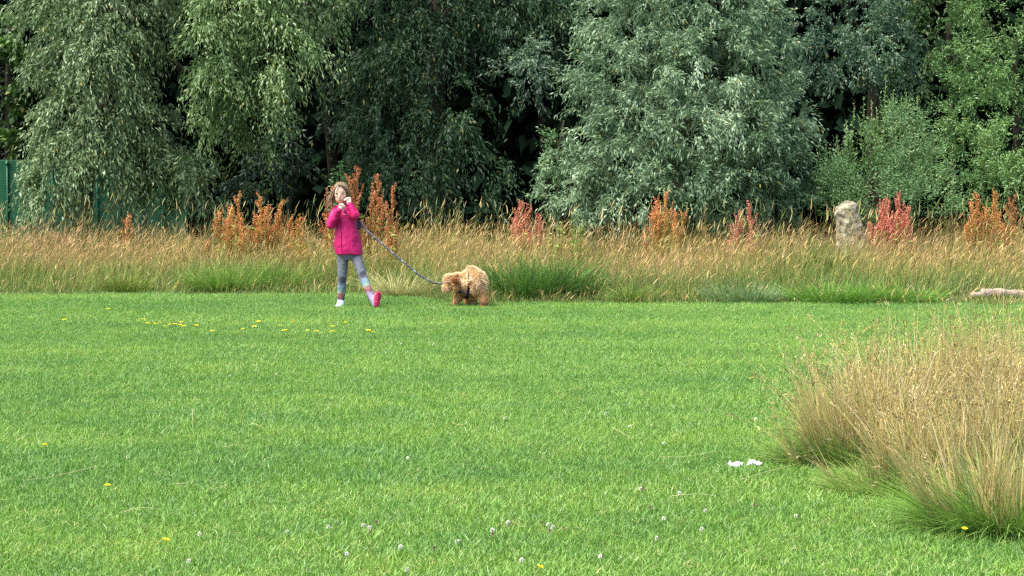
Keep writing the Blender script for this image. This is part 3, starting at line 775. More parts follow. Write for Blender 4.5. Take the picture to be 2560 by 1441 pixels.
tussock('grass_tussock', 2230, 1235, .26, .16, 1800, [(.2, .33, .06), (.28, .40, .09), (.38, .42, .14)], 'low green tussock in front of the foreground straw clumps', 205, 120, -.1, stalk_h=.25, stalk_cols=SC, splay=1.3)
tussock('grass_tussock', 2045, 1165, .16, .17, 900, GB, 'small green tuft on the left side of the foreground clumps', 206, 60, -.25, stalk_h=.34, stalk_cols=SC, splay=1.4)
# tussocks along the meadow edge
DG = [(.06, .15, .025), (.09, .20, .03), (.14, .26, .05), (.07, .13, .04)]
tussock('grass_tussock', 1330, 745, .42, .52, 1900, DG, 'dark green rush-like tussock right of the dog', 211, Y=20.35, wide=1.5)
tussock('grass_tussock', 1420, 745, .30, .44, 1000, DG, 'smaller green tussock beside the dark rush-like one', 212, Y=20.4, wide=1.5)
tussock('grass_tussock', 560, 740, .34, .36, 1500, [(.12, .24, .03), (.18, .32, .05), (.24, .34, .08)], 'leafy green tussock left of the girl below the orange docks', 213, Y=21.5, wide=1.5, splay=1.4)
tussock('grass_tussock', 680, 740, .30, .38, 1100, [(.12, .24, .03), (.18, .32, .05), (.24, .34, .08)], 'green tussock halfway between the orange docks and the girl', 214, Y=21.7, wide=1.5, splay=1.3)
tussock('grass_tussock', 310, 740, .22, .26, 700, [(.14, .22, .03), (.20, .28, .05), (.26, .28, .07)], 'yellowish green tussock at the lawn edge on the left', 215, Y=21.3, wide=1.5, splay=1.2)
tussock('grass_tussock', 2100, 755, .45, .26, 1900, [(.12, .27, .03), (.17, .33, .05), (.20, .34, .07)], 'bright green arching tussock below the standing stone', 216, Y=19.95, wide=1.5, splay=1.4)
tussock('grass_tussock', 2250, 755, .40, .22, 1300, [(.12, .27, .03), (.17, .33, .05), (.20, .34, .07)], 'bright green tussock below the red dock at the lawn edge', 217, Y=19.95, wide=1.5, splay=1.4)
tussock('grass_tussock', 1860, 755, .34, .26, 1100, [(.14, .24, .06), (.20, .30, .12), (.24, .33, .16)], 'grey green tussock at the lawn edge below the two slender red docks', 218, Y=19.95, wide=1.4)
tussock('grass_tussock', 1580, 755, .20, .24, 600, [(.15, .24, .04), (.24, .30, .07)], 'little yellow green tussock right of the dark ones', 219, Y=19.9, wide=1.4)
tussock('grass_tussock', 1010, 720, .30, .34, 700, [(.44, .40, .18), (.52, .44, .22), (.34, .36, .12)], 'pale flattened straw tuft between the girl and the dog', 220, Y=20.9, wide=1.4, splay=2.2, lean=.3)
tussock('grass_tussock', 2500, 760, .40, .13, 500, [(.20, .30, .06), (.30, .34, .10), (.44, .38, .18)], 'thin low grass growing up in front of the pale log', 223, Y=19.85, wide=1.4)
tussock('grass_tussock', 2020, 640, .35, .62, 900, DG, 'tall green blades left of the standing stone', 221, Y=22.2, wide=1.6)

tussock('grass_tussock', 2130, 640, .36, .50, 900, [(.46, .36, .13), (.34, .34, .10), (.20, .27, .06)], 'mixed straw and green tuft hiding the foot of the standing stone', 222, Y=23.3, wide=1.6)

# ------------------------------------------------------------------ docks (sorrel) with rusty seed spikes
RUST = [(.42, .13, .045), (.50, .19, .07), (.34, .10, .045), (.52, .25, .09)]
ORAN = [(.56, .26, .07), (.54, .19, .07), (.54, .33, .09), (.46, .15, .06)]
PINK = [(.54, .15, .10), (.60, .21, .14), (.44, .11, .08), (.58, .28, .15)]
def dock(xpix, toppix, Y, width_px, nst, cols, label, seed, group, low=(.42, .38, .06), yellow=.3, dens=1.0):
    rng = np.random.RandomState(seed)
    c = base(xpix, Y); top = at(xpix, toppix, Y)[2]
    root_o = empty('dock_plant', c, label, 'dock plant', group)
    cols = np.asarray(cols); wm = width_px * Y / 5000
    lv = MB()
    for s in range(nst):
        fx = 0 if nst == 1 else (s / (nst - 1) - .5)
        h = top * (1 - .20 * abs(fx) * 2 - rng.uniform(0, .26)) if s != nst // 2 else top
        x1 = c[0] + fx * wm * .95 + rng.normal(0, .02); y1 = c[1] + rng.normal(0, .12)
        p0 = c + np.array([fx * wm * .25, (y1 - c[1]) * .4, 0]); p2 = np.array([x1, y1, h]); p1 = (p0 + p2) / 2 + np.array([fx * .04, 0, .05])
        pts = bez(p0, p1, p2, 12)
        st = MB(); tube(st, pts, np.linspace(.006, .0025, 12), 5, (.30, .16, .06))
        sd = MB()
        t0 = .45                                  # seeds start here
        # side branches rising close to the stem
        nb = int(12 * dens); axes = [(pts[5:], 1.0)]
        for b in range(nb):
            tb = t0 + (0.97 - t0) * (b + rng.uniform()) / nb
            i = tb * 11; i0 = int(i); q = lerp(pts[i0], pts[min(i0 + 1, 11)], i - i0)
            a = rng.uniform(0, 6.283); L = (.20 * (1.12 - tb) / .6 + .03) * rng.uniform(.7, 1.2) * min(1.0, h / 1.0)
            e = q + np.array([math.cos(a) * L * .45, math.sin(a) * L * .45, L])
            br_ = bez(q, (q + e) / 2 + np.array([math.cos(a), math.sin(a), -.2]) * L * .15, e, 5)
            tube(st, br_, np.linspace(.003, .0015, 5), 3, (.32, .14, .05), caps=False)
            axes.append((br_, .75))
        for ax, sz in axes:
            seg = np.linalg.norm(np.diff(ax, axis=0), axis=1).sum(); m = int(seg * 650 * sz * dens)
            tt = rng.uniform(0, 1, m) * (len(ax) - 1); i0 = np.clip(tt.astype(int), 0, len(ax) - 2)
            P = lerp(ax[i0], ax[i0 + 1], (tt - i0)[:, None]) + rng.normal(0, .008 * sz, (m, 3))
            rel = P[:, 2] / max(h, .1)
            cc = cols[rng.randint(0, len(cols), m)] * rng.uniform(.9, 1.35, (m, 1)) + np.array([.02, .015, .02])
            isy = rng.uniform(size=m) < yellow * (1.6 - 1.5 * rel)
            cc[isy] = np.array(low) * rng.uniform(.7, 1.1, (isy.sum(), 1))
            leaves(sd, P, unit(rng.normal(size=(m, 3)) + [0, 0, .3]), rng.uniform(.009, .016, m), rng.uniform(.007, .011, m), cc, rng)
        o = st.build('stem', M_SEED, root_o)
        o = sd.build('seed_spike', M_SEED, root_o); o['kind'] = 'stuff'
    m = 10 * nst                                   # lance leaves low on the plant
    a = rng.uniform(0, 6.283, m); z = rng.uniform(.1, .62, m) * top
    P = c + np.stack([rng.uniform(-.4, .4, m) * wm, rng.normal(0, .05, m), z], 1)
    leaves(lv, P, unit(np.stack([np.cos(a), np.sin(a), rng.uniform(-.1, .9, m)], 1)), rng.uniform(.07, .13, m), rng.uniform(.015, .03, m),
           lerp(np.array([.15, .27, .04]), np.array(low), rng.uniform(size=(m, 1))), rng, droop=.3)
    o = lv.build('leaf', M_LEAF, root_o); o['kind'] = 'stuff'
GD = 'rusty dock plants in seed rising from the meadow'
dock(590, 487, 23.2, 84, 7, ORAN, 'widest orange dock bush in the group left of the girl, tallest of that group', 301, GD, yellow=.45)
dock(655, 492, 23.3, 74, 7, ORAN, 'orange dock in the left group, next right of its tallest plant', 302, GD, yellow=.4)
dock(545, 530, 23.1, 50, 3, ORAN, 'short orange dock at the left end of the group left of the girl', 303, GD, yellow=.45)
dock(700, 505, 23.4, 50, 4, ORAN, 'orange dock at the right end of the group left of the girl', 304, GD, yellow=.4)
dock(745, 545, 23.0, 40, 3, ORAN, 'small yellowish orange dock between the left group and the girl', 305, GD, yellow=.7)
dock(823, 466, 22.6, 14, 2, RUST, 'slim rusty dock close to the left of the girl’s head', 306, GD, yellow=.15)
dock(885, 420, 22.5, 26, 4, RUST, 'tallest rusty dock, directly behind the girl’s raised hand', 307, GD, yellow=.2, dens=1.15)
dock(938, 438, 22.6, 34, 4, RUST, 'tall rusty dock second to the right of the girl', 308, GD, yellow=.35, dens=1.1)
dock(978, 466, 22.3, 22, 3, RUST, 'leaning rusty dock furthest right of the three beside the girl', 309, GD, yellow=.2)
dock(312, 540, 23.4, 12, 1, ORAN, 'single small orange dock in front of the green fence', 310, GD, yellow=.1)
dock(1302, 503, 23.3, 56, 6, PINK, 'reddish dock left of the foot of the pale rounded willow', 311, GD, yellow=.12)
dock(1340, 538, 23.2, 26, 2, PINK, 'short leaning red dock touching the reddish dock on its right', 312, GD, yellow=.1)
dock(1668, 480, 23.2, 80, 7, ORAN, 'yellow and orange dock in front of the pale rounded willow', 313, GD, yellow=.6, low=(.46, .38, .06))
dock(1640, 500, 23.4, 40, 4, [(.50, .16, .07), (.46, .12, .05)], 'redder dock at the left side of the yellow and orange one', 314, GD, yellow=.2)
dock(1838, 528, 23.2, 10, 2, PINK, 'short slender red dock, left one of the slender pair', 315, GD, yellow=.1)
dock(1884, 510, 23.2, 20, 3, PINK, 'taller slender red dock, right one of the slender pair', 316, GD, yellow=.1)
dock(2210, 506, 24.0, 60, 7, PINK, 'left half of the bright coral red dock right of the stone', 317, GD, yellow=.05, dens=1.2)
dock(2238, 490, 24.1, 50, 6, PINK, 'tall middle of the bright coral red dock right of the stone', 318, GD, yellow=.05, dens=1.2)
dock(2268, 518, 24.0, 36, 5, PINK, 'right hand end of the bright coral red dock right of the stone', 319, GD, yellow=.05, dens=1.2)
dock(2440, 486, 23.8, 70, 7, ORAN, 'tall rusty orange dock near the right edge, left and taller part', 320, GD, yellow=.4)
dock(2490, 480, 23.9, 50, 5, ORAN, 'rusty orange dock near the right edge, middle spire', 321, GD, yellow=.4)
dock(2525, 500, 23.8, 44, 4, RUST, 'rusty orange dock nearest the right edge', 322, GD, yellow=.4)
# nettles behind the girl, and a yellow-green weed in the meadow
def weed(name, x, toppix, Y, wpx, n, pal, label, seed, leaf):
    rng = np.random.RandomState(seed); c = base(x, Y); r = empty(name, c, label, 'plant')
    mb, sm = MB(), MB(); top = at(x, toppix, Y)[2]; wm = wpx * Y / 5000
    for s in range(n):
        p0 = c + np.array([rng.uniform(-.5, .5) * wm, rng.normal(0, .1), 0]); h = top * rng.uniform(.75, 1.0)
        p1 = p0 + np.array([rng.normal(0, .03), 0, h]); pts = bez(p0, (p0 + p1) / 2 + rng.normal(0, .02, 3), p1, 8)
        tube(sm, pts, np.linspace(.005, .002, 8), 4, (.10, .16, .04), caps=False)
        m = int(h / .022); t = np.sort(rng.uniform(.25, 1, m)) * 7; i0 = np.clip(t.astype(int), 0, 6)
        P = lerp(pts[i0], pts[i0 + 1], (t - i0)[:, None]); a = rng.uniform(0, 6.283, m)
        d = unit(np.stack([np.cos(a), np.sin(a), rng.uniform(.1, .9, m)], 1)); sz = 1.2 - t / 7 * .7
        leaves(mb, P, d, leaf[0] * sz, leaf[1] * sz, lerp(np.array(pal[0]), np.array(pal[1]), rng.uniform(size=(m, 1))), rng, droop=.35)
    o = sm.build('stem', M_LEAF, r); o = mb.build('leaf', M_LEAF, r); o['kind'] = 'stuff'
weed('nettle_plant', 845, 385, 24.5, 44, 9, [(.04, .12, .03), (.09, .20, .06)], 'dark green nettles rising behind the girl’s head', 331, (.10, .032))
weed('weed_plant', 1415, 548, 22.0, 70, 10, [(.20, .32, .04), (.32, .42, .07)], 'bright yellow green leafy weed in the meadow below the green shoots', 332, (.07, .04))
weed('weed_plant', 15, 545, 24.0, 40, 6, [(.12, .28, .04), (.2, .36, .07)], 'small bright leafy weed at the left edge before the green fence', 333, (.07, .04))

# ------------------------------------------------------------------ blob meshes fused into one continuous skin
def capsule(a, ra, b, rb, seg=14, sq=(1, 1)):
    a, b = np.asarray(a, float), np.asarray(b, float); ax = unit(b - a); L = np.linalg.norm(b - a)
    ref = np.array([0, 1.0, 0]) if abs(ax[1]) < .9 else np.array([1.0, 0, 0])
    s = unit(np.cross(ax, ref)); u = np.cross(s, ax)
    ring = []
    for k in range(6):
        th = math.pi / 2 * (1 - k / 6) ; ring.append((-math.sin(th) * ra, math.cos(th) * ra))
    for k in range(1, 5): ring.append((L * k / 5, lerp(ra, rb, k / 5)))
    for k in range(6):
        th = math.pi / 2 * (k / 6); ring.append((L + math.sin(th) * rb, math.cos(th) * rb))
    ring[0] = (ring[0][0], ra * .02); ring.append((L + rb, rb * .02))
    an = np.linspace(0, 2 * math.pi, seg, endpoint=False)
    V = np.concatenate([a + ax * z + (np.cos(an)[:, None] * s * sq[0] + np.sin(an)[:, None] * u * sq[1]) * r for z, r in ring])
    n = len(ring); f = []
    for i in range(n - 1):
        for j in range(seg): f.append((i * seg + j, i * seg + (j + 1) % seg, (i + 1) * seg + (j + 1) % seg, (i + 1) * seg + j))
    return V, f, [tuple(range(seg - 1, -1, -1)), tuple(range((n - 1) * seg, n * seg))]

def ellipsoid(c, r, rot=None, seg=16, rings=11):
    V = []; c = np.asarray(c, float); r = np.asarray(r, float)
    for i in range(rings + 1):
        th = math.pi * (.01 + .98 * i / rings)
        for j in range(seg):
            ph = 2 * math.pi * j / seg; V.append((math.sin(th) * math.cos(ph), math.sin(th) * math.sin(ph), math.cos(th)))
    V = np.array(V) * r
    if rot is not None: V = V @ np.array(rot).T
    f = []
    for i in range(rings):
        for j in range(seg): f.append((i * seg + j, (i + 1) * seg + j, (i + 1) * seg + (j + 1) % seg, i * seg + (j + 1) % seg))
    return V + c, f, [tuple(range(seg)), tuple(range((rings + 1) * seg - 1, rings * seg - 1, -1))]

def loft(rings, seg=24):
    """rings: (centre xyz, rx, ry)"""
    V = []
    for c, rx, ry in rings:
        an = np.linspace(0, 2 * math.pi, seg, endpoint=False)
        V.append(np.asarray(c) + np.stack([np.cos(an) * rx, np.sin(an) * ry, np.zeros(seg)], 1))
    n = len(rings); f = []
    for i in range(n - 1):
        for j in range(seg): f.append((i * seg + j, i * seg + (j + 1) % seg, (i + 1) * seg + (j + 1) % seg, (i + 1) * seg + j))
    return np.concatenate(V), f, [tuple(range(seg - 1, -1, -1)), tuple(range((n - 1) * seg, n * seg))]

def fuse(prims, voxel, smooth=4):
    """union of closed shapes -> (verts, faces array of quads) by voxel remesh"""
    vs, fs, n = [], [], 0
    for V, f, caps in prims:
        vs.append(V); fs += [tuple(i + n for i in q) for q in f] + [tuple(i + n for i in q) for q in caps]; n += len(V)
    me = bpy.data.meshes.new('tmp'); me.from_pydata([tuple(v) for v in np.concatenate(vs)], [], fs); me.update()
    o = bpy.data.objects.new('tmp', me); S.collection.objects.link(o)
    m = o.modifiers.new('r', 'REMESH'); m.mode = 'VOXEL'; m.voxel_size = voxel; m.adaptivity = 0
    if smooth:
        k = o.modifiers.new('s', 'SMOOTH'); k.iterations = smooth; k.factor = .5
    dg_ = bpy.context.evaluated_depsgraph_get(); ev = o.evaluated_get(dg_); em = ev.to_mesh()
    V = np.empty(len(em.vertices) * 3); em.vertices.foreach_get('co', V); V = V.reshape(-1, 3)
    Nn = np.empty(len(em.vertices) * 3); em.vertices.foreach_get('normal', Nn); Nn = Nn.reshape(-1, 3)
    Fc = np.array([tuple(p.vertices) for p in em.polygons])
    ev.to_mesh_clear(); bpy.data.objects.remove(o); bpy.data.meshes.remove(me)
    return V, Fc, Nn

# ------------------------------------------------------------------ standing stone
YS = 24.2
def SP(x, y, dy=0): return at(x, y, YS + dy)
pr_ = [loft([(SP(2134, 640), .24, .18), (SP(2131, 600), .195, .16), (SP(2126, 575), .168, .15), (SP(2121, 548), .148, .14), (SP(2119, 525), .128, .125), (SP(2122, 510), .10, .10), (SP(2124, 502), .055, .06)], 14),
       ellipsoid(SP(2100, 533), (.07, .10, .10))]
c0 = SP(2128, 640)
pr_.append(loft([((c0[0], YS, -.05), .30, .20), (c0, .28, .18)], 14))
V, Fc, Nn = fuse(pr_, .018, 2)
V = V + Nn * (.012 * noise3(V, 22, 3) + .008 * noise3(V, 60, 4))[:, None]
ms, n_, l_, b_ = new_mat('lichen_stone')
t1 = n_.new('ShaderNodeTexNoise'); t1.inputs['Scale'].default_value = 16; t1.inputs['Detail'].default_value = 8
tc_ = n_.new('ShaderNodeTexCoord'); l_.new(tc_.outputs['Object'], t1.inputs['Vector'])
rp = n_.new('ShaderNodeValToRGB'); el = rp.color_ramp.elements
el[0].position, el[1].position = .34, .68; el[0].color, el[1].color = (.07, .06, .035, 1), (.36, .32, .22, 1)
e = el.new(.5); e.color = (.21, .19, .12, 1)
l_.new(t1.outputs['Fac'], rp.inputs['Fac']); l_.new(rp.outputs['Color'], b_.inputs['Base Color'])
b_.inputs['Roughness'].default_value = .95
bp = n_.new('ShaderNodeBump'); bp.inputs['Strength'].default_value = .8; bp.inputs['Distance'].default_value = .03
l_.new(t1.outputs['Fac'], bp.inputs['Height']); l_.new(bp.outputs['Normal'], b_.inputs['Normal'])
sroot = base(2128, YS)
mb = MB(); mb.add(V, Fc); o = mb.build('standing_stone', ms, None, smooth=True, origin=sroot)
tag(o, 'weathered grey standing stone leaning in the meadow beside the coral red dock', 'stone')

# ------------------------------------------------------------------ fallen log and broken branch at the lawn edge
M_LOG = plain('weathered_wood', (.27, .215, .165), .9, .1, .45, 30, .7)
def log(name, pts, rad, label):
    mb = MB(); pts = np.asarray(pts); n = 26
    t = np.linspace(0, len(pts) - 1, n); i0 = np.clip(t.astype(int), 0, len(pts) - 2)
    P = lerp(pts[i0], pts[i0 + 1], (t - i0)[:, None]); P = P + np.random.RandomState(5).normal(0, .006, P.shape)
    rr = np.interp(t, np.arange(len(rad)), rad) * (1 + .08 * np.sin(t * 9))
    c = P.mean(0); c[2] = 0
    tube(mb, P, rr, 12, (.4, .33, .26), jitter=.10)
    o = mb.build(name, M_LOG, None, smooth=False, origin=c); tag(o, label, 'log')
def LP(x, y, Y): return at(x, y, Y)
log('fallen_log', [LP(2425, 742, 20.0), LP(2470, 733, 20.0), LP(2520, 734, 20.05), LP(2580, 745, 20.1), LP(2680, 752, 20.1)], [.025, .05, .045, .055, .05], 'pale barkless log lying at the lawn edge by the right border')
log('broken_branch', [LP(2268, 716, 20.4), LP(2292, 726, 20.35), LP(2318, 742, 20.3)], [.012, .022, .014], 'short brown broken branch in the grass left of the pale log')

# ------------------------------------------------------------------ two crumpled tissues
M_TISSUE = plain('white_tissue', (.85, .86, .88), .8, .2)
def tissue(x, y, w, label, seed):
    rng = np.random.RandomState(seed); c = ground_at(x, y + 6)
    V, f, caps = ellipsoid((0, 0, 0), (w, w * .6, .014), None, 22, 16)
    rr = 1 + .30 * noise3(V * np.array([1, 1, 2]), 95, seed) + .16 * noise3(V, 200, seed + 1)
    V = V * rr[:, None]; V[:, 2] += .028
    V[:, 2] += .010 * noise3(V, 140, seed + 2)
    mb = MB(); mb.add(V, np.array(f)); mb.f.append(np.array([caps[0]])); mb.f.append(np.array([caps[1]]))
    o = mb.build('crumpled_tissue', M_TISSUE); o.location = tuple(c); tag(o, label, 'tissue', 'crumpled white tissues on the lawn')
tissue(1840, 1173, .036, 'left one of two crumpled white tissues on the lawn', 11)
tissue(1885, 1170, .033, 'right one of two crumpled white tissues, nearer the straw clump', 14)

# ------------------------------------------------------------------ lawn flowers
M_PETAL = plain('yellow_petal', (.85, .72, .03), .6, .2)
M_CLOVER = plain('clover_white', (.70, .68, .60), .8, .1)
M_CLOVERB = plain('clover_brown', (.24, .20, .12), .9, .1)
M_STEM = plain('flower_stem', (.16, .28, .06), .7, .2)
def daisy(seed, r=.021, h=.085):
    rng = np.random.RandomState(seed); root = empty('hawkbit_flower', (0, 0, 0)); st = MB()
    tube(st, [(0, 0, 0), (.003, 0, h * .5), (0, 0, h)], [.0015, .0015, .002], 5, caps=False); s = st.build('stem', M_STEM, root, origin=(0, 0, 0))
    pm_ = MB()
    for ring, n, rr, up in ((0, 14, 1.0, .25), (1, 10, .7, .6), (2, 6, .4, 1.1)):
        a = np.arange(n) * 6.2832 / n + ring * .3 + rng.normal(0, .06, n)
        d = unit(np.stack([np.cos(a), np.sin(a), np.full(n, up)], 1))
        leaves(pm_, np.tile([0, 0, h], (n, 1)) + d * .001, d, np.full(n, r * rr * 1.08), np.full(n, .0065), np.tile([.8, .6, .02], (n, 1)), rng, droop=0)
    V, f, caps = ellipsoid((0, 0, h + .002), (.005, .005, .005), None, 8, 5); pm_.add(V, np.array(f), (.8, .5, .02))
    p = pm_.build('petals', M_PETAL, root, origin=(0, 0, 0)); return root
def clover(mat, seed):
    root = empty('clover_flower', (0, 0, 0)); st = MB()
    tube(st, [(0, 0, 0), (.002, 0, .018), (0, 0, .036)], [.001, .001, .0012], 4, caps=False); st.build('stem', M_STEM, root, origin=(0, 0, 0))
    rng = np.random.RandomState(seed); hm = MB(); n = 46; d = unit(rng.normal(size=(n, 3)) + [0, 0, .3])
    leaves(hm, np.tile([0, 0, .042], (n, 1)) + d * .001, d, np.full(n, .010), np.full(n, .0042), np.tile([.7, .7, .6], (n, 1)), rng, droop=.1)
    hm.build('flower_head', mat, root, origin=(0, 0, 0)); return root
def copy_tree(o, parent=None):
    c = o.copy(); S.collection.objects.link(c); c.parent = parent
    for ch in list(o.children): copy_tree(ch, c)
    return c
def place(proto, spots, labelf, group, cat, hh, seed):
    rng = np.random.RandomState(seed)
    for i, (x, y) in enumerate(spots):
        o = proto if i == 0 else copy_tree(proto)
        Y = ground_Y(y) ; Y2 = Y * (1 - hh / CAM_H)
        p = at(x, y, Y2); o.location = (p[0], p[1], 0)
        s = rng.uniform(.75, 1.05) * (.75 if (y > 1000 and cat == 'flower' and hh > .08) else 1); o.scale = (s, s, 1.0); o.rotation_euler = (rng.normal(0, .08), rng.normal(0, .08), rng.uniform(0, 6))
        tag(o, labelf(x, y), cat, group)
ysp = [(160, 800), (275, 773), (357, 799), (367, 809), (385, 810), (399, 808), (425, 812), (437, 811), (450, 813), (457, 806), (462, 816), (489, 814), (413, 817), (535, 828), (608, 823), (634, 817),
       (650, 804), (700, 815), (712, 827), (720, 826), (770, 827), (792, 829), (828, 817), (832, 829), (865, 807), (922, 826), (932, 831), (735, 805), (110, 1113), (265, 1215), (407, 1350), (1335, 1418), (2404, 1322)]
def ylab(x, y):
    if x == 160: return 'yellow hawkbit flower alone at the left end of the row'
    if x == 275: return 'yellow hawkbit flower furthest back on the left of the lawn'
    if x < 380 and y < 900: return 'yellow hawkbit flower at the left end of the dense run of flowers'
    if x < 500 and y < 900: return 'yellow hawkbit flower in the dense run left of the girl'
    if x == 535: return 'yellow hawkbit flower alone just right of the dense run'
    if x < 680 and y < 900: return 'yellow hawkbit flower in the three rising between the dense run and the girl'
    if x < 740 and y < 900: return 'yellow hawkbit flower in the small cluster left of the girl'
    if x < 840 and y < 900: return 'yellow hawkbit flower just in front and left of the girl’s standing foot'
    if x == 865: return 'yellow hawkbit flower directly in front of the girl’s standing foot'
    if x < 940 and y < 900: return 'one of two touching yellow hawkbit flowers in front of the girl’s raised foot'
    return {110: 'small yellow flower alone near the left edge, halfway down the lawn', 265: 'tiny yellow flower low on the left of the lawn', 407: 'tiny yellow flower at the bottom left of the lawn',
            1335: 'small yellow flower at the bottom middle of the lawn', 2404: 'yellow flower among green blades at the foot of the nearest clump'}[x]
place(daisy(1), ysp, ylab, 'yellow hawkbit flowers in the lawn', 'flower', .085, 61)
wsp = [(573, 940), (690, 935), (1085, 770), (1083, 862), (1003, 860), (1200, 868), (318, 1142), (907, 1313), (925, 1318), (998, 1367), (1145, 1354), (1230, 1325), (1272, 1306), (1368, 1312), (1600, 1222), (1700, 1233),
       (1662, 1297), (1760, 1275), (1887, 1047), (1513, 1034), (1575, 1066), (1380, 1318), (822, 1317), (720, 1330), (865, 1385), (1020, 1424), (1020, 1145), (1753, 1322), (1660, 1108), (500, 1335), (1300, 1400), (1500, 1390), (1262, 1045), (1990, 1290), (470, 1402), (1645, 1345)]
place(clover(M_CLOVER, 3), wsp, lambda x, y: 'white clover flower ' + ('far back on the lawn' if y < 1000 else 'halfway down the lawn' if y < 1250 else 'in the nearest part of the lawn') + (', left of the girl' if x < 850 else ', below the girl' if x < 1060 else ', below the dog' if x < 1300 else ', right of the dog' if x < 1640 else ', near the straw clumps'),
      'white clover flowers in the lawn', 'flower', .042, 62)
bsp = [(1607, 1224), (1625, 1268), (1375, 1328), (1410, 1322), (1232, 1336), (940, 1306), (1085, 1370), (1885, 1263)]
place(clover(M_CLOVERB, 4), bsp, lambda x, y: 'brown withered clover head ' + ('in the nearest part of the lawn' if y > 1290 else 'halfway down the lawn') + (', below the girl and dog' if x < 1240 else ', right of the dog' if x < 1620 else ', near the straw clumps'),
      'brown withered clover heads in the lawn', 'flower', .042, 63)
# a handful of long dry stalks lying on the lawn
rng = np.random.RandomState(9); mb = MB()
for (x0, y0, x1, y1) in [(240, 890 + 300, 64, 1226), (530, 1250, 566, 1236), (435, 1236, 485, 1230), (310, 1308, 400, 1300), (480, 1040, 482, 1090), (485, 1012, 502, 1020), (630, 1080, 660, 1092),
                         (563, 1140, 610, 1134), (1530, 1090, 1580, 1120), (1130, 1077, 1168, 1078), (1650, 1165, 1790, 1150), (1850, 1225, 1990, 1185), (1675, 1268, 1790, 1266)]:
    a, b = ground_at(x0, y0), ground_at(x1, y1); a[2] = b[2] = .045
    tube(mb, bez(a, (a + b) / 2 + rng.normal(0, .012, 3), b, 6), np.linspace(.0016, .0008, 6), 4, (.50, .48, .26), caps=False)
o = mb.build('dry_stalks', M_GRASS); tag(o, 'loose pale dry stalks lying on the mown lawn', 'grass', kind='stuff')
# ------------------------------------------------------------------ the girl
YG = ground_Y(771)
def G(x, y, dy=0): return at(x, y, YG + dy)
groot = G(853, 771); groot[2] = 0
girl = empty('person', groot, 'young girl in a crimson jacket and grey striped leggings kicking one foot forward', 'person')
# body: one continuous skin
hc = G(852.5, 482.5)
P = []
P += [ellipsoid(hc, (.066, .082, .098)), ellipsoid(hc + [-.004, -.018, -.05], (.052, .06, .056)), ellipsoid(hc + [-.004, -.035, -.085], (.024, .030, .022))]
P += [ellipsoid(hc + [-.030, -.048, -.030], (.026, .024, .022)), ellipsoid(hc + [.026, -.048, -.030], (.026, .024, .022))]   # cheeks
P += [capsule(hc + [-.010, -.078, -.010], .0075, hc + [-.013, -.090, -.038], .0105)]                                        # nose
P += [ellipsoid(hc + [.066, .005, -.018], (.010, .018, .026)), ellipsoid(hc + [-.068, .005, -.018], (.010, .018, .026))]       # ears
P += [capsule(G(853, 500, .01), .036, G(856, 522, .01), .040)]
P += [loft([(G(872, 640), .10, .07), (G(868, 610), .10, .075), (G(864, 575), .095, .07), (G(861, 545), .105, .07), (G(860, 528), .09, .06), (G(858, 518), .045, .045)], 20)]
hipR, kneeR, ankR = G(857, 640), G(855, 700, -.02), G(852.5, 752, .01)
hipL, kneeL, ankL = G(888, 636), G(906, 689, -.10), G(926, 738, -.20)
P += [capsule(hipR, .048, kneeR, .034), capsule(kneeR, .034, ankR, .022), capsule(hipL, .048, kneeL, .034), capsule(kneeL, .034, ankL, .022)]
P += [capsule(ankR, .024, G(852, 764, -.02) + [0, 0, .015], .014), capsule(ankL, .024, G(941, 750, -.22), .022)]
shR, elR, wrR = G(838, 530), G(827, 562, -.07), G(847.5, 526, -.14)
shL, elL, wrL = G(881, 529), G(887, 538, -.13), G(874.5, 511, -.13)
P += [capsule(shR, .030, elR, .026), capsule(elR, .026, wrR, .018), capsule(shL, .030, elL, .026), capsule(elL, .026, wrL, .018)]
def hand(w, c, across, curl, thumb):
    """loosely closed hand: palm, four unequal bent fingers and a thumb"""
    w, c, across, curl = np.asarray(w), np.asarray(c), unit(across), unit(curl)
    fwd = unit(c - w); out = [capsule(w, .017, c, .022, sq=(1.15, .9)), ellipsoid(c, (.026, .022, .026))]
    for k, (o, L) in enumerate(((-.021, .9), (-.007, 1.05), (.007, 1.0), (.020, .8))):
        k0 = c + across * o + fwd * .016
        k1 = k0 + (fwd * .014 + curl * .012) * L; k2 = k1 + (curl * .018 - fwd * .004) * L; k3 = k2 + (-fwd * .013 + curl * .003) * L
        out += [capsule(k0, .0085, k1, .0082, 8), capsule(k1, .0082, k2, .0074, 8), capsule(k2, .0074, k3, .0062, 8)]
    t0 = c - fwd * .012 + across * thumb * .022; t1 = t0 + fwd * .018 + across * thumb * .010 + curl * .010; t2 = t1 + fwd * .014 - across * thumb * .008 + curl * .010
    out += [capsule(t0, .010, t1, .0092, 8), capsule(t1, .0092, t2, .0075, 8)]
    return out
P += hand(wrR, G(854, 519.5, -.14), (.55, 0, -.6), (.15, -.9, .1), -1)
P += hand(wrL, G(871, 503, -.10), (.7, 0, .5), (-.4, -.8, .2), 1)
V, Fc, Nn = fuse(P, .0048, 3)
skin = np.array([.68, .43, .33]); col = np.tile(skin, (len(V), 1))
def blob(p, r, c, k=1.0):
    w = np.clip(1 - np.linalg.norm((V - p) / np.asarray(r), axis=1), 0, 1)[:, None] ** .7 * k
    col[:] = col * (1 - w) + np.asarray(c) * w
fr = hc[1] - .08
for s in (-1, 1): blob(hc + [-.005 + s * .031, -.06, -.034], (.026, .05, .022), (.66, .34, .27), .4)        # cheeks
blob(hc + [-.008, -.085, -.062], (.026, .03, .0075), (.50, .17, .14), .9)                                    # lips
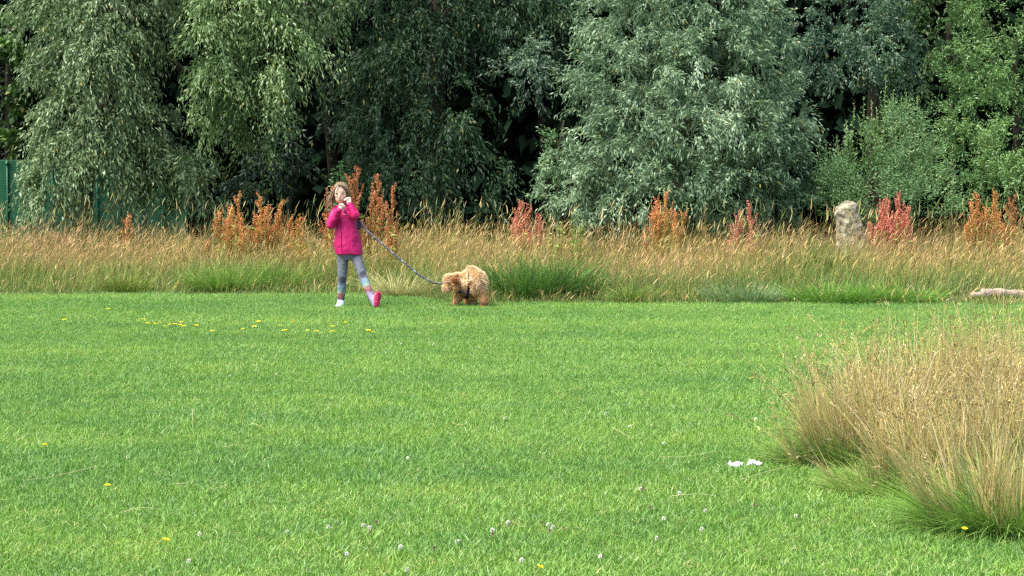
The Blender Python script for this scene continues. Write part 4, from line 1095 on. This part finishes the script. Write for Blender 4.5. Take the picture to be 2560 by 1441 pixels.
blob(hc + [-.036, -.075, .008], (.020, .035, .006), (.20, .11, .06), .9); blob(hc + [.022, -.075, .011], (.020, .035, .006), (.20, .11, .06), .9)
M_SKIN = colmat('skin', .5, .35)
M_SKIN.node_tree.nodes['Principled BSDF'].inputs['Subsurface Weight'].default_value = .08
M_SKIN.node_tree.nodes['Principled BSDF'].inputs['Subsurface Scale'].default_value = .01
mb = MB(); mb.add(V, Fc, col); mb.build('body', M_SKIN, girl, smooth=True)
M_WHITE = plain('eye_white', (.6, .56, .52), .3, .5); M_IRIS = plain('eye_iris', (.05, .035, .025), .2, .5); M_LASH = plain('eyelash', (.06, .035, .02), .8, .1); M_TEETH = plain('teeth', (.6, .55, .48), .4, .3)
for s, ex, ez in ((0, -.034, -.008), (1, .022, -.004)):
    e = MB(); V_, f_, c_ = ellipsoid(hc + [ex, -.0745, ez], (.0115, .010, .0062)); e.add(V_, np.array(f_)); eo = e.build('eye', M_WHITE, girl, smooth=True)
    i_ = MB(); V_, f_, c_ = ellipsoid(hc + [ex, -.0815, ez], (.0066, .0045, .0060)); i_.add(V_, np.array(f_)); io = i_.build('iris', M_IRIS, None, smooth=True, origin=girl.location); io.parent = eo; io.location = (0, 0, 0)
    l = MB(); tube(l, [hc + [ex - .013, -.078, ez + .002], hc + [ex, -.0865, ez + .0068], hc + [ex + .013, -.078, ez + .003]], [.0014, .0024, .0014], 6)
    lo = l.build('upper_lid', M_LASH, None, origin=girl.location); lo.parent = eo; lo.location = (0, 0, 0)
m_ = MB(); V_, f_, c_ = ellipsoid(hc + [-.008, -.0815, -.0605], (.015, .0075, .0022)); m_.add(V_, np.array(f_)); m_.build('teeth', M_TEETH, girl, smooth=True)
m_ = MB(); tube(m_, bez(hc + [-.033, -.073, -.0550], hc + [-.008, -.106, -.0735], hc + [.018, -.075, -.0540], 9), [.001, .0016, .002, .0022, .0022, .0022, .002, .0016, .001], 6); m_.build('lip_line', plain('lip', (.30, .08, .07), .6), girl)

# leggings
P = [capsule(hipR, .058, kneeR, .043), capsule(kneeR, .043, lerp(kneeR, ankR, .35), .043), capsule(lerp(kneeR, ankR, .35), .043, ankR, .034),
     capsule(hipL, .058, kneeL, .043), capsule(kneeL, .043, lerp(kneeL, ankL, .35), .042), capsule(lerp(kneeL, ankL, .35), .042, ankL, .033),
     loft([(G(873, 650), .085, .07), (G(872, 640), .105, .08), (G(868, 620), .11, .08)], 20)]
V, Fc, Nn = fuse(P, .0055, 3)
V = V + Nn * (.002 * noise3(V, 60, 6))[:, None]
def along(V, chain):
    best = np.full(len(V), 9.0); t_ = np.zeros(len(V)); tot = sum(np.linalg.norm(b - a) for a, b in zip(chain[:-1], chain[1:])); acc = 0
    for a, b in zip(chain[:-1], chain[1:]):
        L = np.linalg.norm(b - a); u = np.clip((V - a) @ (b - a) / L ** 2, 0, 1); d = np.linalg.norm(V - a - u[:, None] * (b - a), axis=1)
        k = d < best; best[k] = d[k]; t_[k] = (acc + u[k] * L) / tot; acc += L
    return t_, best
tR, dR = along(V, [hipR, kneeR, ankR]); tL, dL = along(V, [hipL, kneeL, ankL]); tt = np.where(dR < dL, tR, tL)
stops = [(0, (.11, .12, .135)), (.30, (.125, .135, .155)), (.60, (.14, .155, .20)), (.66, (.17, .23, .28)), (.76, (.16, .26, .26)), (.80, (.26, .29, .22)), (.84, (.28, .12, .11)), (.93, (.20, .08, .09)), (.97, (.10, .07, .14)), (1.0, (.08, .06, .12))]
col = np.stack([np.interp(tt, [s[0] for s in stops], [s[1][i] for s in stops]) for i in range(3)], 1)
for kn, r_ in ((kneeR + [0, -.035, .005], .052), (kneeL + [.003, -.035, .01], .048)):
    w = sstep(1.0, .3, np.linalg.norm((V - kn) / np.array([r_, .06, r_ * 1.05]), axis=1))[:, None] * .9; col = lerp(col, np.array([.035, .035, .045]), w)
lg, n_, l_, b_ = new_mat('striped_leggings')
a_ = n_.new('ShaderNodeAttribute'); a_.attribute_name = 'Col'; a2 = n_.new('ShaderNodeAttribute'); a2.attribute_name = 'along'
mm = n_.new('ShaderNodeMath'); mm.operation = 'MULTIPLY'; mm.inputs[1].default_value = 2 * math.pi * 42; l_.new(a2.outputs['Fac'], mm.inputs[0])
sn = n_.new('ShaderNodeMath'); sn.operation = 'SINE'; l_.new(mm.outputs[0], sn.inputs[0])
mr_ = n_.new('ShaderNodeMapRange'); mr_.inputs[1].default_value, mr_.inputs[2].default_value, mr_.inputs[3].default_value, mr_.inputs[4].default_value = -.5, .5, .72, 1.25; l_.new(sn.outputs[0], mr_.inputs[0])
vs_ = n_.new('ShaderNodeVectorMath'); vs_.operation = 'SCALE'; l_.new(a_.outputs['Color'], vs_.inputs[0]); l_.new(mr_.outputs[0], vs_.inputs['Scale'])
l_.new(vs_.outputs[0], b_.inputs['Base Color']); b_.inputs['Roughness'].default_value = .85; b_.inputs['Specular IOR Level'].default_value = .15
mb = MB(); mb.add(V, Fc, col, tt + .001); mb.build('leggings', lg, girl, smooth=True)

# shoes
M_SHOE = plain('pale_blue_shoe', (.50, .60, .68), .6, .3, .25, 60); M_SOLE = plain('red_rubber_sole', (.52, .03, .10), .55, .4); M_DARKSHOE = plain('grey_purple_shoe', (.20, .17, .26), .6, .3, .3, 50)
P = [capsule(G(853, 757, .03) + [0, 0, 0], .038, G(851, 762, -.04), .034), capsule(G(851, 763, -.03), .038, G(847.5, 766, -.11), .034), capsule(G(853, 750, .015), .038, G(852, 762, .0), .037)]
V, Fc, Nn = fuse(P, .005, 3); V[:, 2] = np.maximum(V[:, 2], .012)
mb = MB(); mb.add(V, Fc); sh = mb.build('shoe', M_SHOE, girl, smooth=True)
ms_ = MB(); Vs, fs_, cs_ = loft([((G(850, 766, -.04)[0], YG - .04, .000), .036, .085), ((G(850, 766, -.04)[0], YG - .04, .014), .036, .087)], 20)
ms_.add(Vs, np.array(fs_)); b0 = 0; ms_.f.append(np.array([cs_[0]])); ms_.f.append(np.array([cs_[1]])); so = ms_.build('sole', M_SOLE, None, origin=girl.location); so.parent = sh; so.location = (0, 0, 0)
# kicked-up shoe: sole turned to the camera
heel, toe = G(940.5, 761, -.30), G(944, 738, -.27)
axis = unit(toe - heel); nrm = unit(np.array([.30, -1, -.10])); nrm = unit(nrm - axis * (nrm @ axis)); sidev = np.cross(axis, nrm)
mid_h, mid_t = heel - nrm * .03, toe - nrm * .022
P = [capsule(mid_h, .033, mid_t, .031), capsule(ankL, .034, mid_h + axis * .01, .034), capsule(lerp(ankL, kneeL, .12), .035, ankL, .035)]
V, Fc, Nn = fuse(P, .005, 3)
mb = MB(); mb.add(V, Fc); sh2 = mb.build('shoe', M_DARKSHOE, girl, smooth=True)
ns = 28; an = np.linspace(0, 2 * math.pi, ns, endpoint=False)
cen = (heel + toe) / 2; hl = np.linalg.norm(toe - heel) / 2 + .034
w_ = .036 + .008 * np.cos(an - .15) - .006 * np.exp(-((np.cos(an) + .15) / .3) ** 2)
outl = [cen + axis * (math.cos(a) * hl) + sidev * (math.sin(a) * w) for a, w in zip(an, w_)]
Vs = np.concatenate([np.array(outl) + nrm * .002, np.array(outl) + nrm * .016]); fs_ = [(j, (j + 1) % ns, ns + (j + 1) % ns, ns + j) for j in range(ns)]
ms_ = MB(); ms_.add(Vs, np.array(fs_)); ms_.f.append(np.array([tuple(range(ns - 1, -1, -1))])); ms_.f.append(np.array([tuple(range(ns, 2 * ns))]))
so = ms_.build('sole', M_SOLE, None, origin=girl.location); so.parent = sh2; so.location = (0, 0, 0)
tm = MB()
for k in range(-6, 7):
    q = cen + axis * (k * hl / 7.4) + nrm * .0175; hw = .030 * math.sqrt(max(0.05, 1 - (k / 7.4) ** 2))
    if k == -2: continue
    tube(tm, [q - sidev * hw, q + axis * .004, q + sidev * hw], .0024, 5)
tr2 = tm.build('sole_tread', plain('tread', (.40, .02, .07), .6), None, origin=girl.location); tr2.parent = sh2; tr2.location = (0, 0, 0)

# jacket
cz = lambda xl, xr, y, ry: (G((xl + xr) / 2, y), (xr - xl) / 2 * YG / 5000, ry)
P = [loft([cz(839, 908, 637, .098), cz(836, 906.5, 625, .102), cz(833.5, 904, 610, .10), cz(835, 901, 592, .095), cz(838, 896, 572, .09), cz(839, 891, 552, .088), cz(837, 889, 538, .082), cz(835, 888, 528, .075), cz(840, 880, 520, .062), cz(845, 868, 514, .050), cz(846, 864, 509, .046)], 28)]
P += [capsule(shR, .044, elR, .047), capsule(elR, .047, lerp(elR, wrR, .8), .034), capsule(lerp(elR, wrR, .8), .034, wrR, .027)]
P += [capsule(shL, .044, elL, .050), capsule(elL, .050, lerp(elL, wrL, .75), .038), capsule(lerp(elL, wrL, .75), .038, wrL, .028)]
V, Fc, Nn = fuse(P, .006, 3)
wr = noise3(V * np.array([1, 1, .45]), 30, 12); wr2 = noise3(V * np.array([.6, 1, 1.6]), 46, 13)
V = V + Nn * (.0035 * wr + .0020 * wr2 - .0030 * np.abs(noise3(V * np.array([1.3, 1, .8]), 38, 14)))[:, None]
# open neck: push collar top inwards, tilt hem
topz = G(854, 512)[2]
Nc = np.array([.48, .008, .115])
col = np.tile(Nc, (len(V), 1))
def proj(V):
    d = V - np.array([0, 0, CAM_H]); cp, sp_ = math.cos(PITCH), math.sin(PITCH)
    f_ = d[:, 1] * cp - d[:, 2] * sp_; u_ = d[:, 1] * sp_ + d[:, 2] * cp
    return CX + F_PX * d[:, 0] / f_, CY - F_PX * u_ / f_
px_, py_ = proj(V); front = Nn[:, 1] < 0
zx = 850 + (px_ * 0) + (py_ - 530) * .055                                             # zip line
k = front & (np.abs(px_ - zx) < .8) & (py_ > 532) & (V[:, 1] > YG - .13); V[k] -= Nn[k] * .004; col[k] = Nc * .55
JM = colmat('crimson_jacket', .55, .3, 0, 0, .10, 70, .15)
mb = MB(); mb.add(V, Fc, col); jk = mb.build('jacket', JM, girl, smooth=True)
M_SEAM = plain('jacket_seam', (.32, .005, .07), .6); M_LOGO = plain('jacket_badge_print', (.75, .45, .55), .6); M_PURP = plain('purple_lining', (.07, .03, .16), .8)
def jline(name, pts, r, mat):
    """a seam or print laid on the jacket front"""
    out = []
    for (x, y) in pts:
        k = front & (np.abs(px_ - x) < 2.5) & (np.abs(py_ - y) < 2.5) & (V[:, 1] > YG - .135)
        yd = V[k, 1].min() - .002 if k.any() else YG - .10
        out.append(at(x, y, yd))
    m = MB(); tube(m, out, r, 6); o = m.build(name, mat, None, smooth=True, origin=girl.location); o.parent = jk; o.location = (0, 0, 0)
jline('zip', [(850.5, 540), (851, 560), (852.5, 585), (853.5, 610), (854.5, 634)], .0022, M_SEAM)
jline('pocket_edge', [(881, 593), (885, 602), (889, 612)], .0030, M_SEAM)
jline('pocket_flap', [(881, 593), (888, 591), (896, 594)], .0022, M_SEAM)
jline('hem_seam', [(841, 634), (850, 635), (862, 634.5), (880, 632), (900, 626)], .0020, M_SEAM)
jline('breast_print', [(857, 537.5), (860, 536), (863, 537.5), (867, 535.5)], .0022, M_LOGO)
jline('breast_print', [(861, 529), (863, 531), (866, 529.5)], .0026, M_LOGO)
m = MB(); V_, f_, c_ = ellipsoid(G(862, 528, -.090), (.016, .008, .010)); m.add(V_, np.array(f_)); o = m.build('lanyard', M_PURP, None, smooth=True, origin=girl.location); o.parent = jk; o.location = (0, 0, 0)
for (w0, w1, r_) in ((lerp(elR, wrR, .93), lerp(elR, wrR, 1.06), .0295), (lerp(elL, wrL, .93), lerp(elL, wrL, 1.06), .031)):
    m = MB(); tube(m, bez(w0, (w0 + w1) / 2, w1, 4), [r_, r_ * 1.04, r_ * 1.02, r_ * .9], 16); o = m.build('cuff', plain('cuff', (.40, .006, .09), .6), None, smooth=True, origin=girl.location); o.parent = jk; o.location = (0, 0, 0)
m = MB()                                                                                # collar wings standing at the neck
an = np.linspace(-2.5, 2.5, 22) - math.pi / 2
lo_ = np.array([G(855, 519, .0) + [math.cos(a) * .060, math.sin(a) * .055, .0] for a in an]); hi_ = lo_ + np.array([0, 0, .024]) + np.stack([np.cos(an) * .004, np.sin(an) * .006, .006 * np.cos(an * 1.0)], 1)
nA = len(an); m.add(np.concatenate([lo_, hi_, lo_ * 1 + np.stack([-np.cos(an) * .006, -np.sin(an) * .006, an * 0], 1), hi_ + np.stack([-np.cos(an) * .006, -np.sin(an) * .006, an * 0], 1)]),
      np.array([(j, j + 1, nA + j + 1, nA + j) for j in range(nA - 1)] + [(2 * nA + j + 1, 2 * nA + j, 3 * nA + j, 3 * nA + j + 1) for j in range(nA - 1)] + [(nA + j, nA + j + 1, 3 * nA + j + 1, 3 * nA + j) for j in range(nA - 1)]), Nc)
o = m.build('collar', JM, None, smooth=True, origin=girl.location); o.parent = jk; o.location = (0, 0, 0)

# hair: cap plus strands swept from a parting on the viewer's left, blown to the left
rh = np.random.RandomState(77)
hairc = np.array([(.22, .135, .075), (.30, .20, .115), (.16, .095, .05), (.38, .27, .16)])
P = [ellipsoid(hc + [.001, .032, .012], (.077, .080, .092)), ellipsoid(hc + [.0, .045, -.04], (.072, .055, .075)), ellipsoid(hc + [.006, .010, .046], (.064, .066, .052)),
     capsule(hc + [-.070, .01, -.02], .022, hc + [-.084, .02, -.075], .015), capsule(hc + [.070, .01, .0], .020, hc + [.074, .02, -.07], .014)]
V, Fc, Nn = fuse(P, .006, 3); V = V + Nn * (.003 * noise3(V * np.array([1, 1, .3]), 90, 15))[:, None]
M_HAIR = colmat('hair', .45, .4, .1)
mb = MB(); mb.add(V, Fc, lerp(hairc[0], hairc[2], .5)); hair = mb.build('hair', M_HAIR, girl, smooth=True)
st = MB(); ns_ = 2600
def strands(n, side):
    a0 = rh.uniform(0, 1, n)                                 # position along the parting, front -> back
    part = hc + np.stack([np.full(n, -.030) + rh.normal(0, .004, n), lerp(-.050, .075, a0), .092 - .03 * np.abs(a0 - .35)], 1)
    mids = hc + (np.stack([.086 + rh.normal(0, .004, n), lerp(-.052, .07, a0), rh.uniform(-.005, .035, n)], 1) if side > 0 else np.stack([-.078 + rh.normal(0, .004, n), lerp(-.045, .07, a0), rh.uniform(-.01, .035, n)], 1))
    if side > 0: ends = hc + np.stack([.082 + rh.normal(0, .010, n), lerp(.0, .06, a0) + rh.normal(0, .01, n), -.06 - rh.uniform(0, .07, n)], 1); top_ = hc + np.stack([.052 + rh.normal(0, .006, n), lerp(-.068, .06, a0), .070 + rh.normal(0, .008, n)], 1)
    else: ends = hc + np.stack([-.088 - np.abs(rh.normal(0, .020, n)), lerp(.0, .05, a0) + rh.normal(0, .015, n), -.06 - rh.uniform(0, .07, n)], 1); top_ = hc + np.stack([-.066 + rh.normal(0, .004, n), lerp(-.055, .06, a0), .062 + rh.normal(0, .006, n)], 1)
    t = np.linspace(0, 1, 9)[None, :, None]
    A, B, C_, D = [q[:, None, :] for q in (part, top_, mids, ends)]
    Pt = (1 - t) ** 3 * A + 3 * t * (1 - t) ** 2 * B * 1.0 + 3 * t * t * (1 - t) * C_ + t ** 3 * D
    rel = Pt - hc; nr = np.linalg.norm(rel / np.array([.078, .088, .100]), axis=2, keepdims=True)       # keep outside the skull
    Pt = np.where((nr < 1.07) & (rel[:, :, 2:3] > -.06), hc + rel / nr * (1.06 + .02 * rh.uniform(size=(n, 1, 1))), Pt)
    s = unit(np.cross(unit(np.gradient(Pt, axis=1)), Pt - hc)); W = .0022 * (1 - .7 * np.linspace(0, 1, 9))[None, :, None]
    Vv = np.stack([Pt - s * W, Pt + s * W], 2).reshape(-1, 3); b_ = (np.arange(n) * 18)[:, None]; k_ = (np.arange(8) * 2)[None, :]
    f_ = np.stack([b_ + k_, b_ + k_ + 1, b_ + k_ + 3, b_ + k_ + 2], 2).reshape(-1, 4)
    cc = hairc[rh.randint(0, 4, n)] * rh.uniform(.85, 1.25, (n, 1)); st.add(Vv, f_, np.repeat(cc, 18, 0))
strands(2300, 1); strands(1100, -1)
def lock(n, A, B, C_, D_, jit):
    t = np.linspace(0, 1, 9)[None, :, None]
    P4 = [hc + np.asarray(q) + rh.normal(0, jit, (n, 3)) * np.array([1, .4, 1]) for q in (A, B, C_, D_)]
    A, B, C_, D_ = [q[:, None, :] for q in P4]
    Pt = (1 - t) ** 3 * A + 3 * t * (1 - t) ** 2 * B + 3 * t * t * (1 - t) * C_ + t ** 3 * D_
    s = unit(np.cross(unit(np.gradient(Pt, axis=1)), Pt - hc)); W = .0022 * (1 - .6 * np.linspace(0, 1, 9))[None, :, None]
    Vv = np.stack([Pt - s * W, Pt + s * W], 2).reshape(-1, 3); b_ = (np.arange(n) * 18)[:, None]; k_ = (np.arange(8) * 2)[None, :]
    cc = hairc[rh.randint(0, 4, n)] * rh.uniform(.85, 1.2, (n, 1)); st.add(Vv, np.stack([b_ + k_, b_ + k_ + 1, b_ + k_ + 3, b_ + k_ + 2], 2).reshape(-1, 4), np.repeat(cc, 18, 0))
lock(300, (-.028, -.058, .086), (.020, -.096, .086), (.066, -.080, .048), (.082, -.030, -.030), .006)      # swept over the forehead
lock(60, (-.028, -.060, .084), (-.040, -.100, .060), (-.066, -.075, .020), (-.080, -.035, -.050), .005)
lock(14, (-.026, -.062, .082), (-.018, -.104, .060), (-.024, -.096, .035), (-.034, -.088, .012), .003)
n = 70                                                        # loose windblown wisps on the left
r0 = hc + np.stack([np.full(n, -.085), rh.uniform(-.02, .04, n), rh.uniform(-.09, .0, n)], 1)
cw_ = np.tile(hairc[3], (n, 1)) * rh.uniform(.8, 1.3, (n, 1))
ribbons(st, r0, unit(np.stack([-rh.uniform(.2, 1, n), rh.normal(0, .3, n), -rh.uniform(.3, 1.2, n)], 1)), rh.uniform(.05, .10, n), rh.normal(0, .02, (n, 3)), np.full(n, .0022), 5, cw_, cw_, rng=rh)
so_ = st.build('hair_strands', M_HAIR, None, origin=girl.location); so_.parent = hair; so_.location = (0, 0, 0)

# ------------------------------------------------------------------ the dog
DY = ground_Y(772)
def D(x, y, dy=0): return at(x, y, DY + dy)
droot = D(1190, 772); droot[2] = 0
dog = empty('dog', droot, 'small fluffy apricot dog in a dark harness with its head turned to the left', 'dog')
f1, f2, f3, f4 = D(1139, 767, .14), D(1187, 766, .20), D(1211, 771, -.02), D(1168, 762, .28)
P = [ellipsoid(D(1191, 706, .0), (.100, .125, .122)), ellipsoid(D(1172, 706, .08), (.095, .12, .112)), ellipsoid(D(1158, 710, .13), (.085, .10, .095)),
     ellipsoid(D(1181, 686, .02), (.075, .08, .060)), ellipsoid(D(1201, 718, -.02), (.058, .08, .080)),
     capsule(D(1160, 706, .12), .072, D(1143, 702, .06), .066),
     ellipsoid(D(1135, 703, .05), (.072, .074, .070)), capsule(D(1127, 708, .02), .046, D(1116, 719, -.01), .033), ellipsoid(D(1121, 698, .02), (.045, .05, .045)),
     capsule(D(1150, 735, .14), .038, D(1143, 750, .15), .030), capsule(D(1143, 750, .15), .030, f1 + [0, 0, .018], .026), capsule(f1 + [0, 0, .022], .026, f1 + [-.022, -.01, .016], .022),
     capsule(D(1170, 738, .20), .040, D(1182, 752, .21), .028), capsule(D(1182, 752, .21), .028, f2 + [0, 0, .018], .026), capsule(f2 + [0, 0, .02], .024, f2 + [-.02, 0, .016], .021),
     capsule(D(1203, 728, -.03), .055, D(1207, 746, -.04), .036), capsule(D(1207, 746, -.04), .036, D(1212, 756, -.02), .031), capsule(D(1212, 756, -.02), .031, f3 + [0, 0, .020], .030), capsule(f3 + [0, 0, .022], .030, f3 + [-.02, -.02, .018], .024),
     capsule(D(1180, 735, .10), .04, D(1170, 748, .27), .028), capsule(D(1170, 748, .27), .028, f4 + [0, 0, .02], .024),
     capsule(D(1187, 682, .02), .028, D(1176, 674, .0), .028)]
V, Fc, Nn = fuse(P, .008, 3)
V[:, 2] = np.maximum(V[:, 2], .004)
M_FURSKIN = colmat('dog_coat', .9, .1); M_FUR = colmat('fur', .8, .15, .15)
base_c = np.array([.46, .28, .12])
mb = MB(); mb.add(V, Fc, base_c); mb.build('body', M_FURSKIN, dog, smooth=True)
rd = np.random.RandomState(5)
def fur(V, Fc, n, parent, tone, name='fur', length=(.014, .030), flow=(.25, .1, -.5)):
    tri = np.concatenate([Fc[:, [0, 1, 2]], Fc[:, [0, 2, 3]]]); A, B, C_ = V[tri[:, 0]], V[tri[:, 1]], V[tri[:, 2]]
    nn = np.cross(B - A, C_ - A); ar = np.linalg.norm(nn, axis=1); idx = rd.choice(len(tri), n, p=ar / ar.sum()); u = rd.uniform(size=(n, 2)); k = u.sum(1) > 1; u[k] = 1 - u[k]
    p = A[idx] + (B - A)[idx] * u[:, :1] + (C_ - A)[idx] * u[:, 1:]; nr = unit(nn[idx])
    fl_ = np.stack([noise3(p, 26, 61), noise3(p, 26, 62), noise3(p, 26, 63)], 1)
    d = unit(nr * 1.0 + np.array(flow) + fl_ * .55 + rd.normal(0, .18, (n, 3)))
    d = unit(d + nr * np.maximum(0, .55 - np.sum(d * nr, 1))[:, None])
    z = p[:, 2]; L = rd.uniform(*length, n) * (.6 + .4 * sstep(.03, .16, z))
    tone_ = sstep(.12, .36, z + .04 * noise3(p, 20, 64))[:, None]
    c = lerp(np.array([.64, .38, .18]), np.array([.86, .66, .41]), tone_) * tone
    c = c * (1 + .18 * noise3(p, 45, 65))[:, None] * rd.uniform(.85, 1.15, (n, 1))
    m = MB(); bend = (fl_ * .3 + np.array(flow) * .5) * L[:, None]
    bend = bend - nr * np.minimum(0, np.sum(bend * nr, 1))[:, None] * .8
    ribbons(m, p - nr * .002, d, L, bend, rd.uniform(.0035, .006, n), 2, c * .85, c * 1.05, prof=[1, .85, .15], rng=rd)
    o = m.build(name, M_FUR, None, origin=dog.location); o.parent = parent; o.location = (0, 0, 0)
    if parent is dog: o['kind'] = 'stuff'
    return o
fur(V, Fc, 30000, dog, 1.0)
# hanging ear
Pe = [capsule(D(1141, 694, .02), .022, D(1136, 705, -.03), .030, sq=(1, .6)), capsule(D(1136, 705, -.03), .030, D(1139, 716, -.035), .024, sq=(1, .6))]
V, Fc, Nn = fuse(Pe, .007, 2); mb = MB(); mb.add(V, Fc, (.34, .17, .07)); ear = mb.build('ear', M_FURSKIN, dog, smooth=True)
fur(V, Fc, 2600, ear, np.array([.78, .62, .50]), 'ear_fur', (.018, .032), (.35, -.1, -.5))
m = MB(); V_, f_, c_ = ellipsoid(D(1112, 721, -.035), (.011, .011, .009)); m.add(V_, np.array(f_)); m.build('nose', plain('dog_nose', (.03, .02, .02), .4, .5), dog, smooth=True)
m = MB(); V_, f_, c_ = ellipsoid(D(1119, 708, -.045), (.007, .006, .007)); m.add(V_, np.array(f_)); m.build('eye', plain('dog_eye', (.02, .012, .01), .15, .6), dog, smooth=True)
# harness lies just outside the coat
M_HARN = plain('harness_webbing', (.035, .018, .035), .8, .2, .3, 90)
hn = MB()
def strap(mb, pts, w, th=.004, col=(.5, .5, .5), wdir=None, n=None):
    pts = np.asarray(pts); T = unit(np.gradient(pts, axis=0)); wd = np.tile(wdir, (len(pts), 1)) if wdir is not None else None
    s = unit(wd - T * np.sum(wd * T, 1, keepdims=True)); nn = np.cross(T, s); w = np.asarray(w) * np.ones(len(pts))
    V = np.stack([pts - s * w[:, None] / 2 - nn * th / 2, pts + s * w[:, None] / 2 - nn * th / 2, pts + s * w[:, None] / 2 + nn * th / 2, pts - s * w[:, None] / 2 + nn * th / 2], 1).reshape(-1, 3)
    f = [(4 * i + j, 4 * i + (j + 1) % 4, 4 * i + 4 + (j + 1) % 4, 4 * i + 4 + j) for i in range(len(pts) - 1) for j in range(4)]
    f += [(3, 2, 1, 0), tuple(4 * (len(pts) - 1) + j for j in range(4))]
    mb.add(V, np.array(f), col if np.ndim(col) == 1 else np.repeat(col, 4, 0))
ctr = D(1170, 708, .09); a = np.linspace(0, 2 * math.pi, 33)
ringp = np.array([ctr + np.array([math.sin(t) * .012 + .012 * math.cos(t), -math.cos(t - 1.57) * 0 - math.sin(t) * .186, math.cos(t) * .150]) for t in a])
strap(hn, ringp, .026, .006, wdir=(1, .3, 0)); hn.build('girth_strap', M_HARN, dog)
hn = MB(); strap(hn, bez(D(1175, 735, -.075), D(1160, 733, -.03), D(1146, 729, .0), 10), .022, .007, wdir=(0, 0, 1)); hn.build('chest_plate', M_HARN, dog)

# ------------------------------------------------------------------ the leash
lsh = empty('dog_leash', G(905, 560), 'grey and white patterned leash running from the girl’s elbow down to the dog', 'leash')
ctrl = [G(899, 553, -.10), G(920, 580, -.07), G(937, 594, -.05), G(956, 611, -.02), G(987, 638, .02), G(1015, 661, .05), G(1050, 690, .10), G(1085, 709, .16), G(1118, 710, .24), G(1150, 696, .24), G(1163, 688, .17)]
ctrl = np.array(ctrl); nn_ = 120; t = np.linspace(0, len(ctrl) - 1, nn_)
sp3 = np.stack([np.interp(t, np.arange(len(ctrl)), ctrl[:, i]) for i in range(3)], 1)
for _ in range(6): sp3[1:-1] = (sp3[:-2] + 2 * sp3[1:-1] + sp3[2:]) / 4
u = np.arange(nn_); cc = np.where(((u % 11) < 2)[:, None], np.array([[.50, .48, .56]]), np.array([[.19, .18, .235]])); cc = cc * (1 + .3 * np.sin(u * 2.1))[:, None]
ls = MB(); strap(ls, sp3, .018, .003, cc, wdir=(.5, -.2, .85)); ls.build('strap', colmat('leash_webbing', .7, .3, 0, 0, .35, 140), lsh)
lp = [G(868, 510, -.17), G(878, 524, -.20), G(888, 540, -.17), G(893, 548, -.06), G(896, 560, -.07), G(894, 572, -.08), G(899, 573, -.09), G(901, 562, -.10), G(899, 553, -.10)]
lp = np.array(lp); tq = np.linspace(0, len(lp) - 1, 50); lq = np.stack([np.interp(tq, np.arange(len(lp)), lp[:, i]) for i in range(3)], 1)
for _ in range(3): lq[1:-1] = (lq[:-2] + 2 * lq[1:-1] + lq[2:]) / 4
ls = MB(); strap(ls, lq[18:], .022, .006, wdir=(1, -.4, .1)); ls.build('hand_loop', plain('leash_loop', (.03, .025, .06), .8), lsh)
ls = MB(); tube(ls, [G(1163, 688, .17), G(1166, 688.5, .16), G(1170, 689, .13)], .005, 8); ls.build('clip', plain('clip_metal', (.4, .4, .42), .3, .6), lsh)
